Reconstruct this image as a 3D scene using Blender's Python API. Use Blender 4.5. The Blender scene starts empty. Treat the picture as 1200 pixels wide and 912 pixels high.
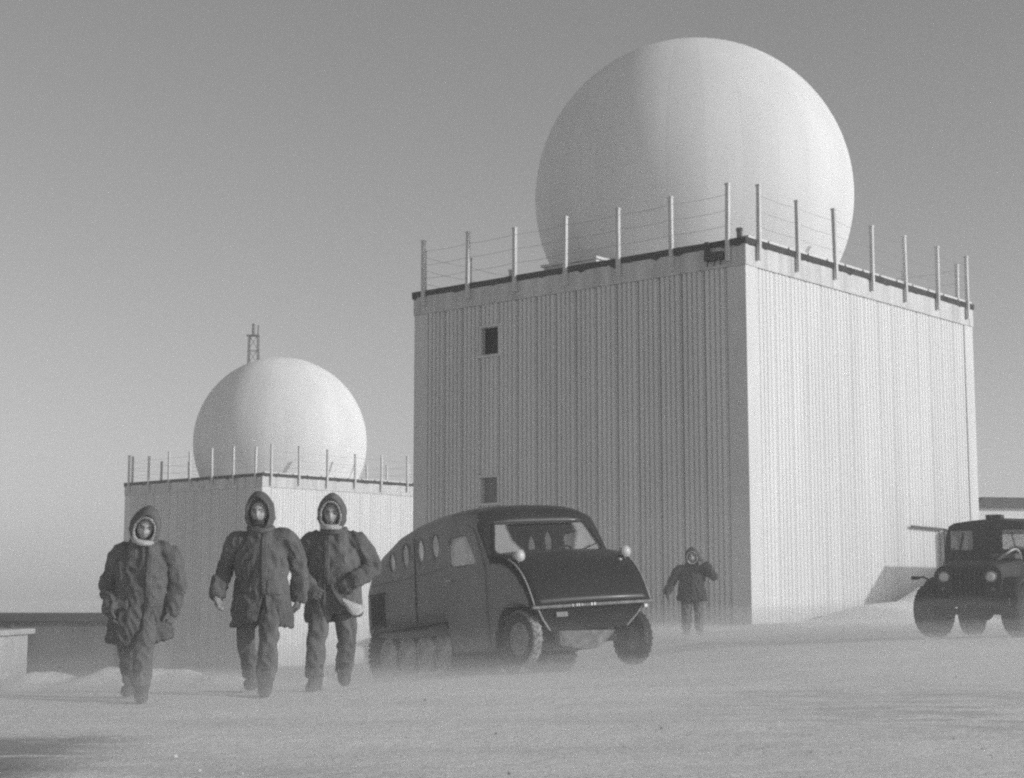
import bpy, bmesh, math, random
from mathutils import Vector, Matrix, Euler, noise
from mathutils.bvhtree import BVHTree
random.seed(7)
R = math.radians
scene = bpy.context.scene
COL = scene.collection

# ------------------------------------------------------------------ camera
cam_d = bpy.data.cameras.new("camera")
cam_d.sensor_width = 36.0
cam_d.lens = 1914.0 / 1200.0 * 36.0
cam_d.clip_start = 0.05
cam_d.clip_end = 6000
cam = bpy.data.objects.new("camera", cam_d)
COL.objects.link(cam)
cam.location = (0, 0, 0.87)
cam.rotation_euler = (R(90 + 7.2), 0, 0)
scene.camera = cam

# ------------------------------------------------------------------ sky and sun
SUN_EL, SUN_DIR = R(15), Vector((0.93, -0.367, 0))
SUN_DIR.normalize()
SUN_VEC = Vector((SUN_DIR.x * math.cos(SUN_EL), SUN_DIR.y * math.cos(SUN_EL), math.sin(SUN_EL)))
world = bpy.data.worlds.new("World")
scene.world = world
world.use_nodes = True
wn = world.node_tree
wn.nodes.clear()
w_out = wn.nodes.new("ShaderNodeOutputWorld")
w_bg = wn.nodes.new("ShaderNodeBackground")
w_bw = wn.nodes.new("ShaderNodeVectorMath")       # black-and-white film behind an orange filter
w_bw.operation = 'DOT_PRODUCT'
w_bw.inputs[1].default_value = (0.75, 0.25, 0.0)
w_sky = wn.nodes.new("ShaderNodeTexSky")
w_sky.sky_type = 'NISHITA'
w_sky.sun_disc = False
w_sky.sun_elevation = SUN_EL
w_sky.sun_rotation = math.atan2(SUN_DIR.x, SUN_DIR.y)
w_sky.air_density = 1.0
w_sky.dust_density = 1.2
w_sky.ozone_density = 1.0
w_pw = wn.nodes.new("ShaderNodeMath")             # the film's soft shoulder: lifts the zenith, holds the glare round the sun
w_pw.operation = 'POWER'
w_pw.inputs[1].default_value = 0.86
w_bg.inputs["Strength"].default_value = 0.138
wn.links.new(w_sky.outputs[0], w_bw.inputs[0])
wn.links.new(w_bw.outputs["Value"], w_pw.inputs[0])
wn.links.new(w_pw.outputs[0], w_bg.inputs["Color"])
wn.links.new(w_bg.outputs[0], w_out.inputs[0])

sun_d = bpy.data.lights.new("sun", 'SUN')
sun_d.energy = 2.0
sun_d.angle = R(0.5)
sun_d.color = (1.0, 1.0, 1.0)                      # neutral: the photograph is black and white
sun = bpy.data.objects.new("sun", sun_d)
COL.objects.link(sun)
sun.location = (60, -30, 40)
sun.rotation_euler = SUN_VEC.to_track_quat('Z', 'Y').to_euler()

scene.view_settings.view_transform = 'Standard'
scene.view_settings.look = 'None'
scene.view_settings.exposure = 0.30
scene.view_settings.gamma = 1.0
scene.view_settings.use_curve_mapping = False
scene.render.engine = 'CYCLES'
cy = scene.cycles
cy.volume_bounces = 1
cy.max_bounces = 6
cy.diffuse_bounces = 3
cy.glossy_bounces = 2
cy.transparent_max_bounces = 12
cy.use_denoising = False                         # the fine grain left by the sampling stands in for film grain
cy.use_adaptive_sampling = True
cy.adaptive_threshold = 0.02
cy.adaptive_min_samples = 32
cy.pixel_filter_type = 'BLACKMAN_HARRIS'
cy.filter_width = 2.3

# ------------------------------------------------------------------ materials
def new_mat(name):
    m = bpy.data.materials.new(name)
    m.use_nodes = True
    m.node_tree.nodes.clear()
    return m, m.node_tree

def surf(name, lo, hi=None, scale=3.0, stretch=(1, 1, 1), rough=0.7, bump=0.0, bump_scale=40.0,
         metallic=0.0, spec=0.4, grain=0.0, coat=0.0, bump_dist=0.02):
    """Grey procedural paint/cloth/wood: two greys mixed by noise, fine grain, bump."""
    m, nt = new_mat(name)
    N, L = nt.nodes, nt.links
    out = N.new("ShaderNodeOutputMaterial")
    p = N.new("ShaderNodeBsdfPrincipled")
    L.new(p.outputs[0], out.inputs[0])
    tc = N.new("ShaderNodeTexCoord")
    mp = N.new("ShaderNodeMapping")
    mp.inputs["Scale"].default_value = stretch
    L.new(tc.outputs["Object"], mp.inputs[0])
    nz = N.new("ShaderNodeTexNoise")
    nz.inputs["Scale"].default_value = scale
    nz.inputs["Detail"].default_value = 6
    nz.inputs["Roughness"].default_value = 0.6
    L.new(mp.outputs[0], nz.inputs["Vector"])
    rp = N.new("ShaderNodeValToRGB")
    hi = lo if hi is None else hi
    rp.color_ramp.elements[0].position = 0.3
    rp.color_ramp.elements[1].position = 0.7
    rp.color_ramp.elements[0].color = (lo, lo, lo, 1)
    rp.color_ramp.elements[1].color = (hi, hi, hi, 1)
    L.new(nz.outputs["Fac"], rp.inputs[0])
    src = rp.outputs[0]
    if grain:
        g = N.new("ShaderNodeTexNoise")
        g.inputs["Scale"].default_value = bump_scale * 2.5
        L.new(tc.outputs["Object"], g.inputs["Vector"])
        mx = N.new("ShaderNodeMix")
        mx.data_type = 'RGBA'
        mx.blend_type = 'OVERLAY'
        mx.inputs["Factor"].default_value = grain
        L.new(src, mx.inputs[6])
        L.new(g.outputs["Fac"], mx.inputs[7])
        src = mx.outputs[2]
    L.new(src, p.inputs["Base Color"])
    p.inputs["Roughness"].default_value = rough
    p.inputs["Metallic"].default_value = metallic
    p.inputs["Specular IOR Level"].default_value = spec
    p.inputs["Coat Weight"].default_value = coat
    p.inputs["Coat Roughness"].default_value = 0.12
    if bump:
        b = N.new("ShaderNodeTexNoise")
        b.inputs["Scale"].default_value = bump_scale
        b.inputs["Detail"].default_value = 5
        L.new(tc.outputs["Object"], b.inputs["Vector"])
        bp = N.new("ShaderNodeBump")
        bp.inputs["Strength"].default_value = bump
        bp.inputs["Distance"].default_value = bump_dist
        L.new(b.outputs["Fac"], bp.inputs["Height"])
        L.new(bp.outputs[0], p.inputs["Normal"])
    return m

def glass(name, tint=0.75, refl=0.12, rough=0.05, frost=0.0, through=0.5):
    m, nt = new_mat(name)
    N, L = nt.nodes, nt.links
    out = N.new("ShaderNodeOutputMaterial")
    tr = N.new("ShaderNodeBsdfTransparent")
    tr.inputs[0].default_value = (tint, tint, tint, 1)
    gl = N.new("ShaderNodeBsdfGlossy")
    gl.inputs["Roughness"].default_value = rough
    gl.inputs["Color"].default_value = (0.9, 0.9, 0.9, 1)
    lw = N.new("ShaderNodeLayerWeight")
    lw.inputs["Blend"].default_value = 0.25
    ad = N.new("ShaderNodeMath")
    ad.operation = 'ADD'
    ad.use_clamp = True
    ad.inputs[1].default_value = refl
    L.new(lw.outputs["Fresnel"], ad.inputs[0])
    mx = N.new("ShaderNodeMixShader")
    L.new(ad.outputs[0], mx.inputs[0])
    L.new(tr.outputs[0], mx.inputs[1])
    L.new(gl.outputs[0], mx.inputs[2])
    last = mx.outputs[0]
    if frost:
        dfr = N.new("ShaderNodeBsdfDiffuse")
        dfr.inputs[0].default_value = (0.86, 0.86, 0.86, 1)
        dft = N.new("ShaderNodeBsdfTranslucent")
        dft.inputs[0].default_value = (0.75, 0.75, 0.75, 1)
        df = N.new("ShaderNodeMixShader")
        df.inputs[0].default_value = through
        L.new(dfr.outputs[0], df.inputs[1])
        L.new(dft.outputs[0], df.inputs[2])
        nz = N.new("ShaderNodeTexNoise")
        nz.inputs["Scale"].default_value = 6
        tc = N.new("ShaderNodeTexCoord")
        L.new(tc.outputs["Object"], nz.inputs["Vector"])
        rp = N.new("ShaderNodeMapRange")
        rp.inputs[1].default_value = 0.35
        rp.inputs[2].default_value = 0.7
        rp.inputs[3].default_value = frost * 0.6
        rp.inputs[4].default_value = frost
        L.new(nz.outputs["Fac"], rp.inputs[0])
        m2 = N.new("ShaderNodeMixShader")
        L.new(rp.outputs[0], m2.inputs[0])
        L.new(last, m2.inputs[1])
        L.new(df.outputs[0], m2.inputs[2])
        last = m2.outputs[0]
    L.new(last, out.inputs[0])
    return m

def volume(name, density, aniso=0.2):
    m, nt = new_mat(name)
    out = nt.nodes.new("ShaderNodeOutputMaterial")
    v = nt.nodes.new("ShaderNodeVolumePrincipled")
    v.inputs["Color"].default_value = (0.97, 0.97, 0.97, 1)
    v.inputs["Density"].default_value = density
    v.inputs["Anisotropy"].default_value = aniso
    nt.links.new(v.outputs[0], out.inputs["Volume"])
    return m

M = {}
M['siding'] = surf('white_siding', 0.59, 0.70, 1.3, (1, 1, 0.07), 0.55, 0.15, 60, grain=0.06)
M['trim'] = surf('white_trim', 0.56, 0.66, 1.2, (1, 1, 0.3), 0.55, 0.1, 50, grain=0.06)
M['fascia'] = surf('weathered_fascia', 0.40, 0.66, 1.9, (1, 1, 0.16), 0.6, 0.15, 50, grain=0.1)
M['tar'] = surf('roof_tar', 0.03, 0.07, 2.5, (1, 1, 1), 0.8, 0.5, 30)
M['roofsnow'] = surf('roof_snow', 0.7, 0.78, 2.0, rough=0.9)
M['radome'] = surf('radome_fabric', 0.77, 0.85, 0.8, (1, 1, 0.12), 0.6, 0.05, 3, spec=0.25, grain=0.05)
def _gores(m, cx, cy, n):
    # sewn gores: each cloth strip a hair lighter or darker, with a thin seam between
    nt = m.node_tree
    N, L = nt.nodes, nt.links
    p = next(k for k in N if k.type == 'BSDF_PRINCIPLED')
    src = p.inputs["Base Color"].links[0].from_socket
    tc = next(k for k in N if k.type == 'TEX_COORD')
    sp = N.new("ShaderNodeSeparateXYZ")
    L.new(tc.outputs["Object"], sp.inputs[0])
    def mth(op, a, b=None):
        k = N.new("ShaderNodeMath")
        k.operation = op
        for i, v in ((0, a), (1, b)):
            if v is None: continue
            if isinstance(v, (int, float)): k.inputs[i].default_value = v
            else: L.new(v, k.inputs[i])
        return k.outputs[0]
    ang = mth('MULTIPLY', mth('ARCTAN2', mth('SUBTRACT', sp.outputs[1], cy), mth('SUBTRACT', sp.outputs[0], cx)), n / (2 * math.pi))
    wn_ = N.new("ShaderNodeTexWhiteNoise")
    wn_.noise_dimensions = '1D'
    L.new(mth('FLOOR', ang), wn_.inputs["W"])
    tone = mth("ADD", mth("MULTIPLY", wn_.outputs["Value"], 0.06), 0.94)
    line = mth('LESS_THAN', mth('FRACT', ang), 0.02)
    tone = mth('SUBTRACT', tone, mth('MULTIPLY', line, 0.07))
    mx = N.new("ShaderNodeMix")
    mx.data_type = 'RGBA'
    mx.blend_type = 'MULTIPLY'
    mx.inputs["Factor"].default_value = 1.0
    L.new(src, mx.inputs[6])
    L.new(tone, mx.inputs[7])
    L.new(mx.outputs[2], p.inputs["Base Color"])
_gores(M['radome'], 13.55 / 2 - 0.21, 12.27 / 2 + 0.03, 28)
for _n in M['radome'].node_tree.nodes:
    if _n.type == 'BSDF_PRINCIPLED': _n.inputs['Diffuse Roughness'].default_value = 0.5
M['seam'] = surf('radome_seam', 0.55, 0.6, 1.0, rough=0.6)
M['post'] = surf('grey_timber', 0.48, 0.66, 5, (1, 1, 0.2), 0.75, 0.3, 40)
M['wire'] = surf('wire_steel', 0.30, 0.36, 5, rough=0.5, metallic=0.3)
M['windark'] = surf('dark_pane', 0.004, 0.008, 3, rough=0.3, spec=0.1)
M['dullpane'] = surf('dull_grey_pane', 0.15, 0.20, 3, rough=0.4, spec=0.2)  # plain paler grey, used in the lower tower window
M['steel'] = surf('mast_steel', 0.16, 0.24, 3, rough=0.6)
M['shedwall'] = surf('dull_grey_wall', 0.30, 0.38, 1.2, (1, 1, 0.4), 0.75, 0.2, 30)
M['lowwall'] = surf('weathered_grey_boards', 0.13, 0.21, 1.4, (1, 1, 0.3), 0.8, 0.3, 30)
M['shedpale'] = surf('dull_pale_boards', 0.34, 0.46, 1.4, (1, 1, 0.3), 0.75, 0.2, 30)
M['darkroof'] = surf('dark_roof', 0.06, 0.10, 2, rough=0.8)
M['cloth'] = surf('parka_cloth', 0.09, 0.17, 4.5, (1, 1, 0.6), 0.9, 0.5, 90, spec=0.15, grain=0.25)
M['cloth2'] = surf('parka_cloth_dark', 0.075, 0.16, 4, (1, 1, 0.6), 0.9, 0.5, 90, spec=0.15, grain=0.25)
M['cloth3'] = surf('parka_cloth_drab', 0.085, 0.165, 4.5, (1, 1, 0.5), 0.9, 0.5, 90, spec=0.15, grain=0.25)
M['cloth4'] = surf('snow_suit_dark', 0.04, 0.08, 8, (1, 1, 0.5), 0.9, 0.5, 90, spec=0.15, grain=0.25)
M['trouser'] = surf('trouser_cloth', 0.11, 0.17, 7, (1, 1, 0.5), 0.9, 0.5, 80, spec=0.15, grain=0.25)
M['boot'] = surf('boot_canvas', 0.06, 0.12, 9, rough=0.85, bump=0.4)
M['glove'] = surf('glove_wool', 0.10, 0.16, 20, rough=0.95, bump=0.5, bump_scale=150)
M['glovepale'] = surf('pale_glove', 0.26, 0.34, 20, rough=0.95, bump=0.5, bump_scale=150)
M['fur'] = surf('pale_lining', 0.55, 0.72, 30, rough=1.0, bump=1.0, bump_scale=160)
M['skin'] = surf('skin', 0.36, 0.44, 12, rough=0.55, bump=0.1, bump_scale=120)
M['beard'] = surf('beard_hair', 0.05, 0.10, 60, rough=0.8, bump=0.8, bump_scale=200)
M['lips'] = surf('lips', 0.12, 0.16, 20, rough=0.6)
M['eye'] = surf('eye_dark', 0.08, 0.08, rough=0.2)
M['side'] = surf('bus_side_paint', 0.13, 0.19, 1.6, (1, 1, 1.5), 0.5, 0.08, 25, spec=0.4, grain=0.12)
M['hood'] = surf('bus_dark_paint', 0.012, 0.02, 2.5, (1, 1, 1), 0.42, 0.05, 20, spec=0.28, coat=0.05, grain=0.15)
M['chrome'] = surf('bright_trim', 0.34, 0.46, 18, rough=0.45, metallic=0.2)
M['rubber'] = surf('rubber', 0.022, 0.05, 9, rough=0.85, bump=0.3, bump_scale=60)
M['rubbersnow'] = surf('snowy_rubber', 0.10, 0.42, 14, rough=0.9, bump=0.6, bump_scale=60)
M['snowrim'] = surf('snow_caked_rim', 0.16, 0.62, 7, rough=0.9, bump=0.6, bump_scale=50)
M['roadwheel'] = surf('dark_road_wheel', 0.03, 0.09, 8, rough=0.7)
M['rim'] = surf('wheel_rim', 0.12, 0.3, 9, rough=0.6)
M['inner'] = surf('cabin_lining', 0.04, 0.07, 4, rough=0.8)
M['seat'] = surf('seat_leather', 0.05, 0.09, 8, rough=0.6, bump=0.2)
M['lamp'] = surf('lamp_lens', 0.50, 0.60, 8, rough=0.25, spec=0.4)
M['jeep'] = surf('jeep_paint', 0.018, 0.035, 4, (1, 1, 1), 0.55, 0.1, 30, spec=0.35, grain=0.2)
M['jeepdark'] = surf('jeep_black', 0.012, 0.02, 4, rough=0.7)
M['glass'] = glass('vehicle_glass', 0.8, 0.10)
M['porthole'] = glass('porthole_glass', 0.75, 0.12, 0.15, 1.0, 0.2)
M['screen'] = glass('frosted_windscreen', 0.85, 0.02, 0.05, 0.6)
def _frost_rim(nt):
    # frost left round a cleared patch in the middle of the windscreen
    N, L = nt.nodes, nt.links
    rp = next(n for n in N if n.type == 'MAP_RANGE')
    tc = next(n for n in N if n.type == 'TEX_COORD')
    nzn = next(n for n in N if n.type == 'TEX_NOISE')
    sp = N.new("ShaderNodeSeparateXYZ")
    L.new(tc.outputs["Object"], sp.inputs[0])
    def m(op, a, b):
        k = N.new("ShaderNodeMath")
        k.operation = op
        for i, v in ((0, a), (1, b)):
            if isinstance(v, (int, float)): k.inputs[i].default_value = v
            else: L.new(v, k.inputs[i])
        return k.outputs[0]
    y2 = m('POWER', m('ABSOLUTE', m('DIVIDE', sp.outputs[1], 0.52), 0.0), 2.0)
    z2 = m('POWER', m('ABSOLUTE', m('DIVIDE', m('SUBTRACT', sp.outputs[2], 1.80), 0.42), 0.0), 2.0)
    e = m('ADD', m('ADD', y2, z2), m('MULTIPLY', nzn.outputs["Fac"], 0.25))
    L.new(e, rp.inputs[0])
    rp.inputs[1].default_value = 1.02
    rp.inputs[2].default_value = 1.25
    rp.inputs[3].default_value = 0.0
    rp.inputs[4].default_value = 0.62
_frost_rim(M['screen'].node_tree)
M['frosted'] = glass('frosty_glass', 0.6, 0.15, 0.25, 0.62, 0.3)
M['snowclod'] = surf('snow_clod', 0.55, 0.72, 8, rough=0.9, bump=0.5)
M['stone'] = surf('grey_stone', 0.10, 0.2, 8, rough=0.9, bump=0.5)

# ------------------------------------------------------------------ helpers
def tag(o, label=None, cat=None, group=None, kind=None):
    if label: o['label'] = label
    if cat: o['category'] = cat
    if group: o['group'] = group
    if kind: o['kind'] = kind
    return o

def empty(name, loc, label, cat, group=None, rot=(0, 0, 0)):
    o = bpy.data.objects.new(name, None)
    o.empty_display_size = 0.2
    COL.objects.link(o)
    o.location = loc
    o.rotation_euler = rot
    return tag(o, label, cat, group)

def mesh_obj(name, me, mat, parent=None, smooth=False):
    if isinstance(mat, (list, tuple)):
        for m in mat: me.materials.append(m)
    elif mat: me.materials.append(mat)
    if smooth:
        me.polygons.foreach_set("use_smooth", [True] * len(me.polygons))
    o = bpy.data.objects.new(name, me)
    COL.objects.link(o)
    if parent: o.parent = parent
    return o

def build(name, bm, mat, parent=None, smooth=False, normals=True):
    if normals:
        bmesh.ops.recalc_face_normals(bm, faces=bm.faces)
    me = bpy.data.meshes.new(name)
    bm.to_mesh(me)
    bm.free()
    return mesh_obj(name, me, mat, parent, smooth)

def box(bm, x0, x1, y0, y1, z0, z1, mat=None, bev=0.0):
    vs = [bm.verts.new((x, y, z)) for x in (x0, x1) for y in (y0, y1) for z in (z0, z1)]
    if mat is not None:
        for v in vs: v.co = mat @ v.co
    fs = [(0, 1, 3, 2), (4, 6, 7, 5), (0, 4, 5, 1), (2, 3, 7, 6), (0, 2, 6, 4), (1, 5, 7, 3)]
    faces = [bm.faces.new([vs[i] for i in f]) for f in fs]
    if bev:
        es = list({e for f in faces for e in f.edges})
        bmesh.ops.bevel(bm, geom=es, offset=bev, segments=2, affect='EDGES', profile=0.6)

def catmull(pts, n):
    pts = [Vector(p) for p in pts]
    if len(pts) < 3:
        return [pts[0].lerp(pts[-1], i / n) for i in range(n + 1)]
    out = []
    P = [pts[0] * 2 - pts[1]] + pts + [pts[-1] * 2 - pts[-2]]
    for i in range(1, len(P) - 2):
        a, b, c, d = P[i - 1:i + 3]
        for k in range(n):
            t = k / n
            out.append(0.5 * ((2 * b) + (c - a) * t + (2 * a - 5 * b + 4 * c - d) * t * t + (3 * b - a - 3 * c + d) * t ** 3))
    out.append(pts[-1])
    return out

def tube(bm, pts, rad, sides=8, smoothn=0, caps=True, flat=1.0):
    """Tube along pts; rad a number or list per point; smoothn>0 subdivides with a spline."""
    pts = [Vector(p) for p in pts]
    rads = list(rad) if isinstance(rad, (list, tuple)) else [rad] * len(pts)
    if smoothn:
        rr = catmull([(r, 0, 0) for r in rads], smoothn)
        pts = catmull(pts, smoothn)
        rads = [max(1e-4, v.x) for v in rr]
    rings = []
    ref = None
    for i, p in enumerate(pts):
        t = (pts[min(i + 1, len(pts) - 1)] - pts[max(i - 1, 0)])
        if t.length < 1e-9: t = Vector((0, 0, 1))
        t.normalize()
        if ref is None:
            ref = Vector((1, 0, 0)) if abs(t.x) < 0.8 else Vector((0, 1, 0))
        u = (ref - t * ref.dot(t)).normalized()
        ref = u
        v = t.cross(u)
        rings.append([bm.verts.new(p + (u * math.cos(a) + v * math.sin(a) * flat) * rads[i])
                      for a in (2 * math.pi * k / sides for k in range(sides))])
    for a, b in zip(rings, rings[1:]):
        for k in range(sides):
            bm.faces.new((a[k], a[(k + 1) % sides], b[(k + 1) % sides], b[k]))
    if caps:
        bm.faces.new(rings[0][::-1])
        bm.faces.new(rings[-1])

def loft(bm, rings, caps=True):
    """rings: list of lists of points, each a closed loop with the same count."""
    V = [[bm.verts.new(p) for p in r] for r in rings]
    n = len(V[0])
    for a, b in zip(V, V[1:]):
        for k in range(n):
            bm.faces.new((a[k], a[(k + 1) % n], b[(k + 1) % n], b[k]))
    if caps:
        bm.faces.new(V[0][::-1])
        bm.faces.new(V[-1])

def ering(c, ax, ay, n=28, wob=0.0, sd=0.0, p=2.2):
    c = Vector(c)
    out = []
    for k in range(n):
        a = 2 * math.pi * k / n
        ca, sa = math.cos(a), math.sin(a)
        f = 1 + wob * math.sin(3 * a + sd) + wob * 0.6 * math.sin(5 * a + 2.1 * sd)
        out.append(c + Vector((ax * f * math.copysign(abs(ca) ** (2 / p), ca), ay * f * math.copysign(abs(sa) ** (2 / p), sa), 0)))
    return out

def ellipsoid(bm, c, r, rot=None, seg=20, rings=14):
    mat = Matrix.Translation(c) @ (rot or Matrix.Identity(4)) @ Matrix.Diagonal((r[0], r[1], r[2], 1))
    bmesh.ops.create_uvsphere(bm, u_segments=seg, v_segments=rings, radius=1, matrix=mat)

def lathe(bm, prof, sides=32, mat=None, axis='Z'):
    """prof: list of (radius, height)."""
    rings = []
    for r, h in prof:
        ring = []
        for k in range(sides):
            a = 2 * math.pi * k / sides
            if axis == 'Z': p = Vector((r * math.cos(a), r * math.sin(a), h))
            else: p = Vector((r * math.cos(a), h, r * math.sin(a)))
            ring.append(bm.verts.new(mat @ p if mat else p))
        rings.append(ring)
    for a, b in zip(rings, rings[1:]):
        for k in range(sides):
            bm.faces.new((a[k], a[(k + 1) % sides], b[(k + 1) % sides], b[k]))
    if prof[0][0] > 1e-6: bm.faces.new(rings[0][::-1])
    if prof[-1][0] > 1e-6: bm.faces.new(rings[-1])
    bmesh.ops.remove_doubles(bm, verts=bm.verts, dist=1e-5)

def evaluated(bm, setup):
    """Mesh of bm after the modifiers that setup(obj) adds."""
    me = bpy.data.meshes.new("tmp")
    bm.to_mesh(me)
    bm.free()
    o = bpy.data.objects.new("tmp", me)
    COL.objects.link(o)
    extra = setup(o) or []
    dg = bpy.context.evaluated_depsgraph_get()
    dg.update()
    res = bpy.data.meshes.new_from_object(o.evaluated_get(dg))
    for e in [o] + extra:
        m = e.data
        bpy.data.objects.remove(e)
        bpy.data.meshes.remove(m)
    return res

def remeshed(bm, voxel, smooth_it=2, disp=None):
    bmesh.ops.recalc_face_normals(bm, faces=bm.faces)
    def setup(o):
        m = o.modifiers.new("r", 'REMESH')
        m.mode = 'VOXEL'
        m.voxel_size = voxel
        if smooth_it:
            s = o.modifiers.new("s", 'SMOOTH')
            s.factor = 0.5
            s.iterations = smooth_it
    me = evaluated(bm, setup)
    if disp:
        nv = [v.normal.copy() for v in me.vertices]
        for v, n in zip(me.vertices, nv):
            v.co += n * disp(v.co, n)
    me.materials.clear()
    return me

def cut(bm, cutters):
    bmesh.ops.recalc_face_normals(bm, faces=bm.faces)
    def setup(o):
        ex = []
        for cb in cutters:
            bmesh.ops.recalc_face_normals(cb, faces=cb.faces)
            cm = bpy.data.meshes.new("c")
            cb.to_mesh(cm)
            cb.free()
            co = bpy.data.objects.new("c", cm)
            COL.objects.link(co)
            b = o.modifiers.new("b", 'BOOLEAN')
            b.operation = 'DIFFERENCE'
            b.solver = 'EXACT'
            b.object = co
            ex.append(co)
        return ex
    me = evaluated(bm, setup)
    me.materials.clear()
    return me

def nz(p, s=1.0, o=0.0):
    return noise.noise(Vector((p[0] * s + o, p[1] * s + o * 0.7, p[2] * s - o)))

# ------------------------------------------------------------------ terrain
def sstep(a, b, x):
    t = max(0.0, min(1.0, (x - a) / (b - a)))
    return t * t * (3 - 2 * t)

KX, KY = 6.24, 43.0                      # near corner of the near tower
A41 = R(41)
UR = Vector((math.sin(A41), math.cos(A41), 0))
UL = Vector((-math.cos(A41), math.sin(A41), 0))

def wall_uv(x, y):
    d = Vector((x - KX, y - KY, 0))
    return d.dot(UR), -d.dot(UL)         # along the sunny wall, distance out from it

DRIFTS = [(-6.5, 20.0, .7, .22, .28), (-5.75, 20.4, .9, .28, .30), (-5.1, 20.2, .8, .22, .30), (-4.55, 20.1, .8, .15, .30), (-3.95, 20.4, .9, .15, .30), (-3.35, 20.0, .8, .15, .28), (-2.65, 20.2, .8, .15, .28)]
def ground_h(x, y, drifts=True):
    v = 0.0095 * max(0.0, y - 15.0) * max(0.0, 3.2 - x)
    h = -3.4 * (1 - math.exp(-v / 3.4))
    h += 0.28 * math.exp(-((x - 8.5) ** 2 / 30 + (y - 23.5) ** 2 / 60))
    # the snow bank heaped against the sunny wall
    u, d = wall_uv(x, y)
    if drifts and y > 30 and x > 3:
        crest = 0.10 + 1.95 * sstep(2.0, 13.0, u) - 0.5 * sstep(13, 26, u) + 0.10 * nz((u, d, 0), 0.5, 3)
        crest += 0.33 * math.exp(-((u - 3.6) / 1.5) ** 2)
        dd = (d - 1.5) / (1.6 if d < 1.5 else 1.5)
        h += 1.12 * max(0.0, crest) * math.exp(-dd * dd) * sstep(-2.0, 1.0, u)
        h += 0.10 * math.exp(-((u + 1) / 2.5) ** 2 - ((d - 1) / 2.0) ** 2)
    # drifts catching the low sun on the brow behind the walkers: steep on the side turned to the sun
    if drifts and 14 < y < 36 and -18 < x < 2:
        for cx, cy, ln, hh, wd in DRIFTS:
            p = (x - cx) * SUN_DIR.x + (y - cy) * SUN_DIR.y          # towards the sun
            q = -(x - cx) * SUN_DIR.y + (y - cy) * SUN_DIR.x         # along the ridge
            p += 0.25 * nz((x, y, cx), 0.9, 2)
            f = math.exp(-(p / wd) ** 2) if p > 0 else math.exp(-(p / (wd * 3.2)) ** 2)
            h += hh * f * math.exp(-(q / ln) ** 2) * (1 + 0.4 * nz((x, y, cy), 1.1, 6))
        chop = math.exp(-((y - 20.2 - 0.10 * (x + 4)) / 0.75) ** 2) * sstep(-7.4, -6.4, x) * sstep(-1.7, -2.6, x)
        h += chop * (0.0 + 0.07 * nz((x * 0.8, y * 0.45, 0), 1.6, 13) + 0.06 * nz((x, y * 0.6, 0), 3.6, 19))
    # sastrugi and small roughness
    near = sstep(160, 30, y)
    h += near * (0.045 * nz((x * 0.35, y * 0.9, 0), 0.8, 1) + 0.018 * nz((x * 0.7, y * 1.6, 0), 1.6, 5)
                 + 0.007 * nz((x, y * 1.5, 0), 4.5, 8))
    h += 1.6 * nz((x, y, 0), 0.012, 2) * sstep(90, 220, math.hypot(x, y))
    return h

def axis(segs):
    out = []
    for a, b, s in segs:
        n = max(1, round((b - a) / s))
        out += [a + (b - a) * i / n for i in range(n)]
    out.append(segs[-1][1])
    return out
XS = axis([(-900, -200, 70), (-200, -60, 14), (-60, -24, 1.5), (-24, -9, 0.35), (-9, 11, 0.12), (11, 26, 0.35), (26, 60, 1.5), (60, 200, 14), (200, 900, 70)])
YS = axis([(-200, -20, 20), (-20, 5, 1.5), (5, 30, 0.12), (30, 60, 0.4), (60, 110, 1.2), (110, 240, 8), (240, 1200, 60)])
gv = [(x, y, ground_h(x, y)) for y in YS for x in XS]
nx = len(XS)
gf = [(j * nx + i, j * nx + i + 1, (j + 1) * nx + i + 1, (j + 1) * nx + i) for j in range(len(YS) - 1) for i in range(nx - 1)]
gme = bpy.data.meshes.new("ground")
gme.from_pydata(gv, [], gf)

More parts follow.
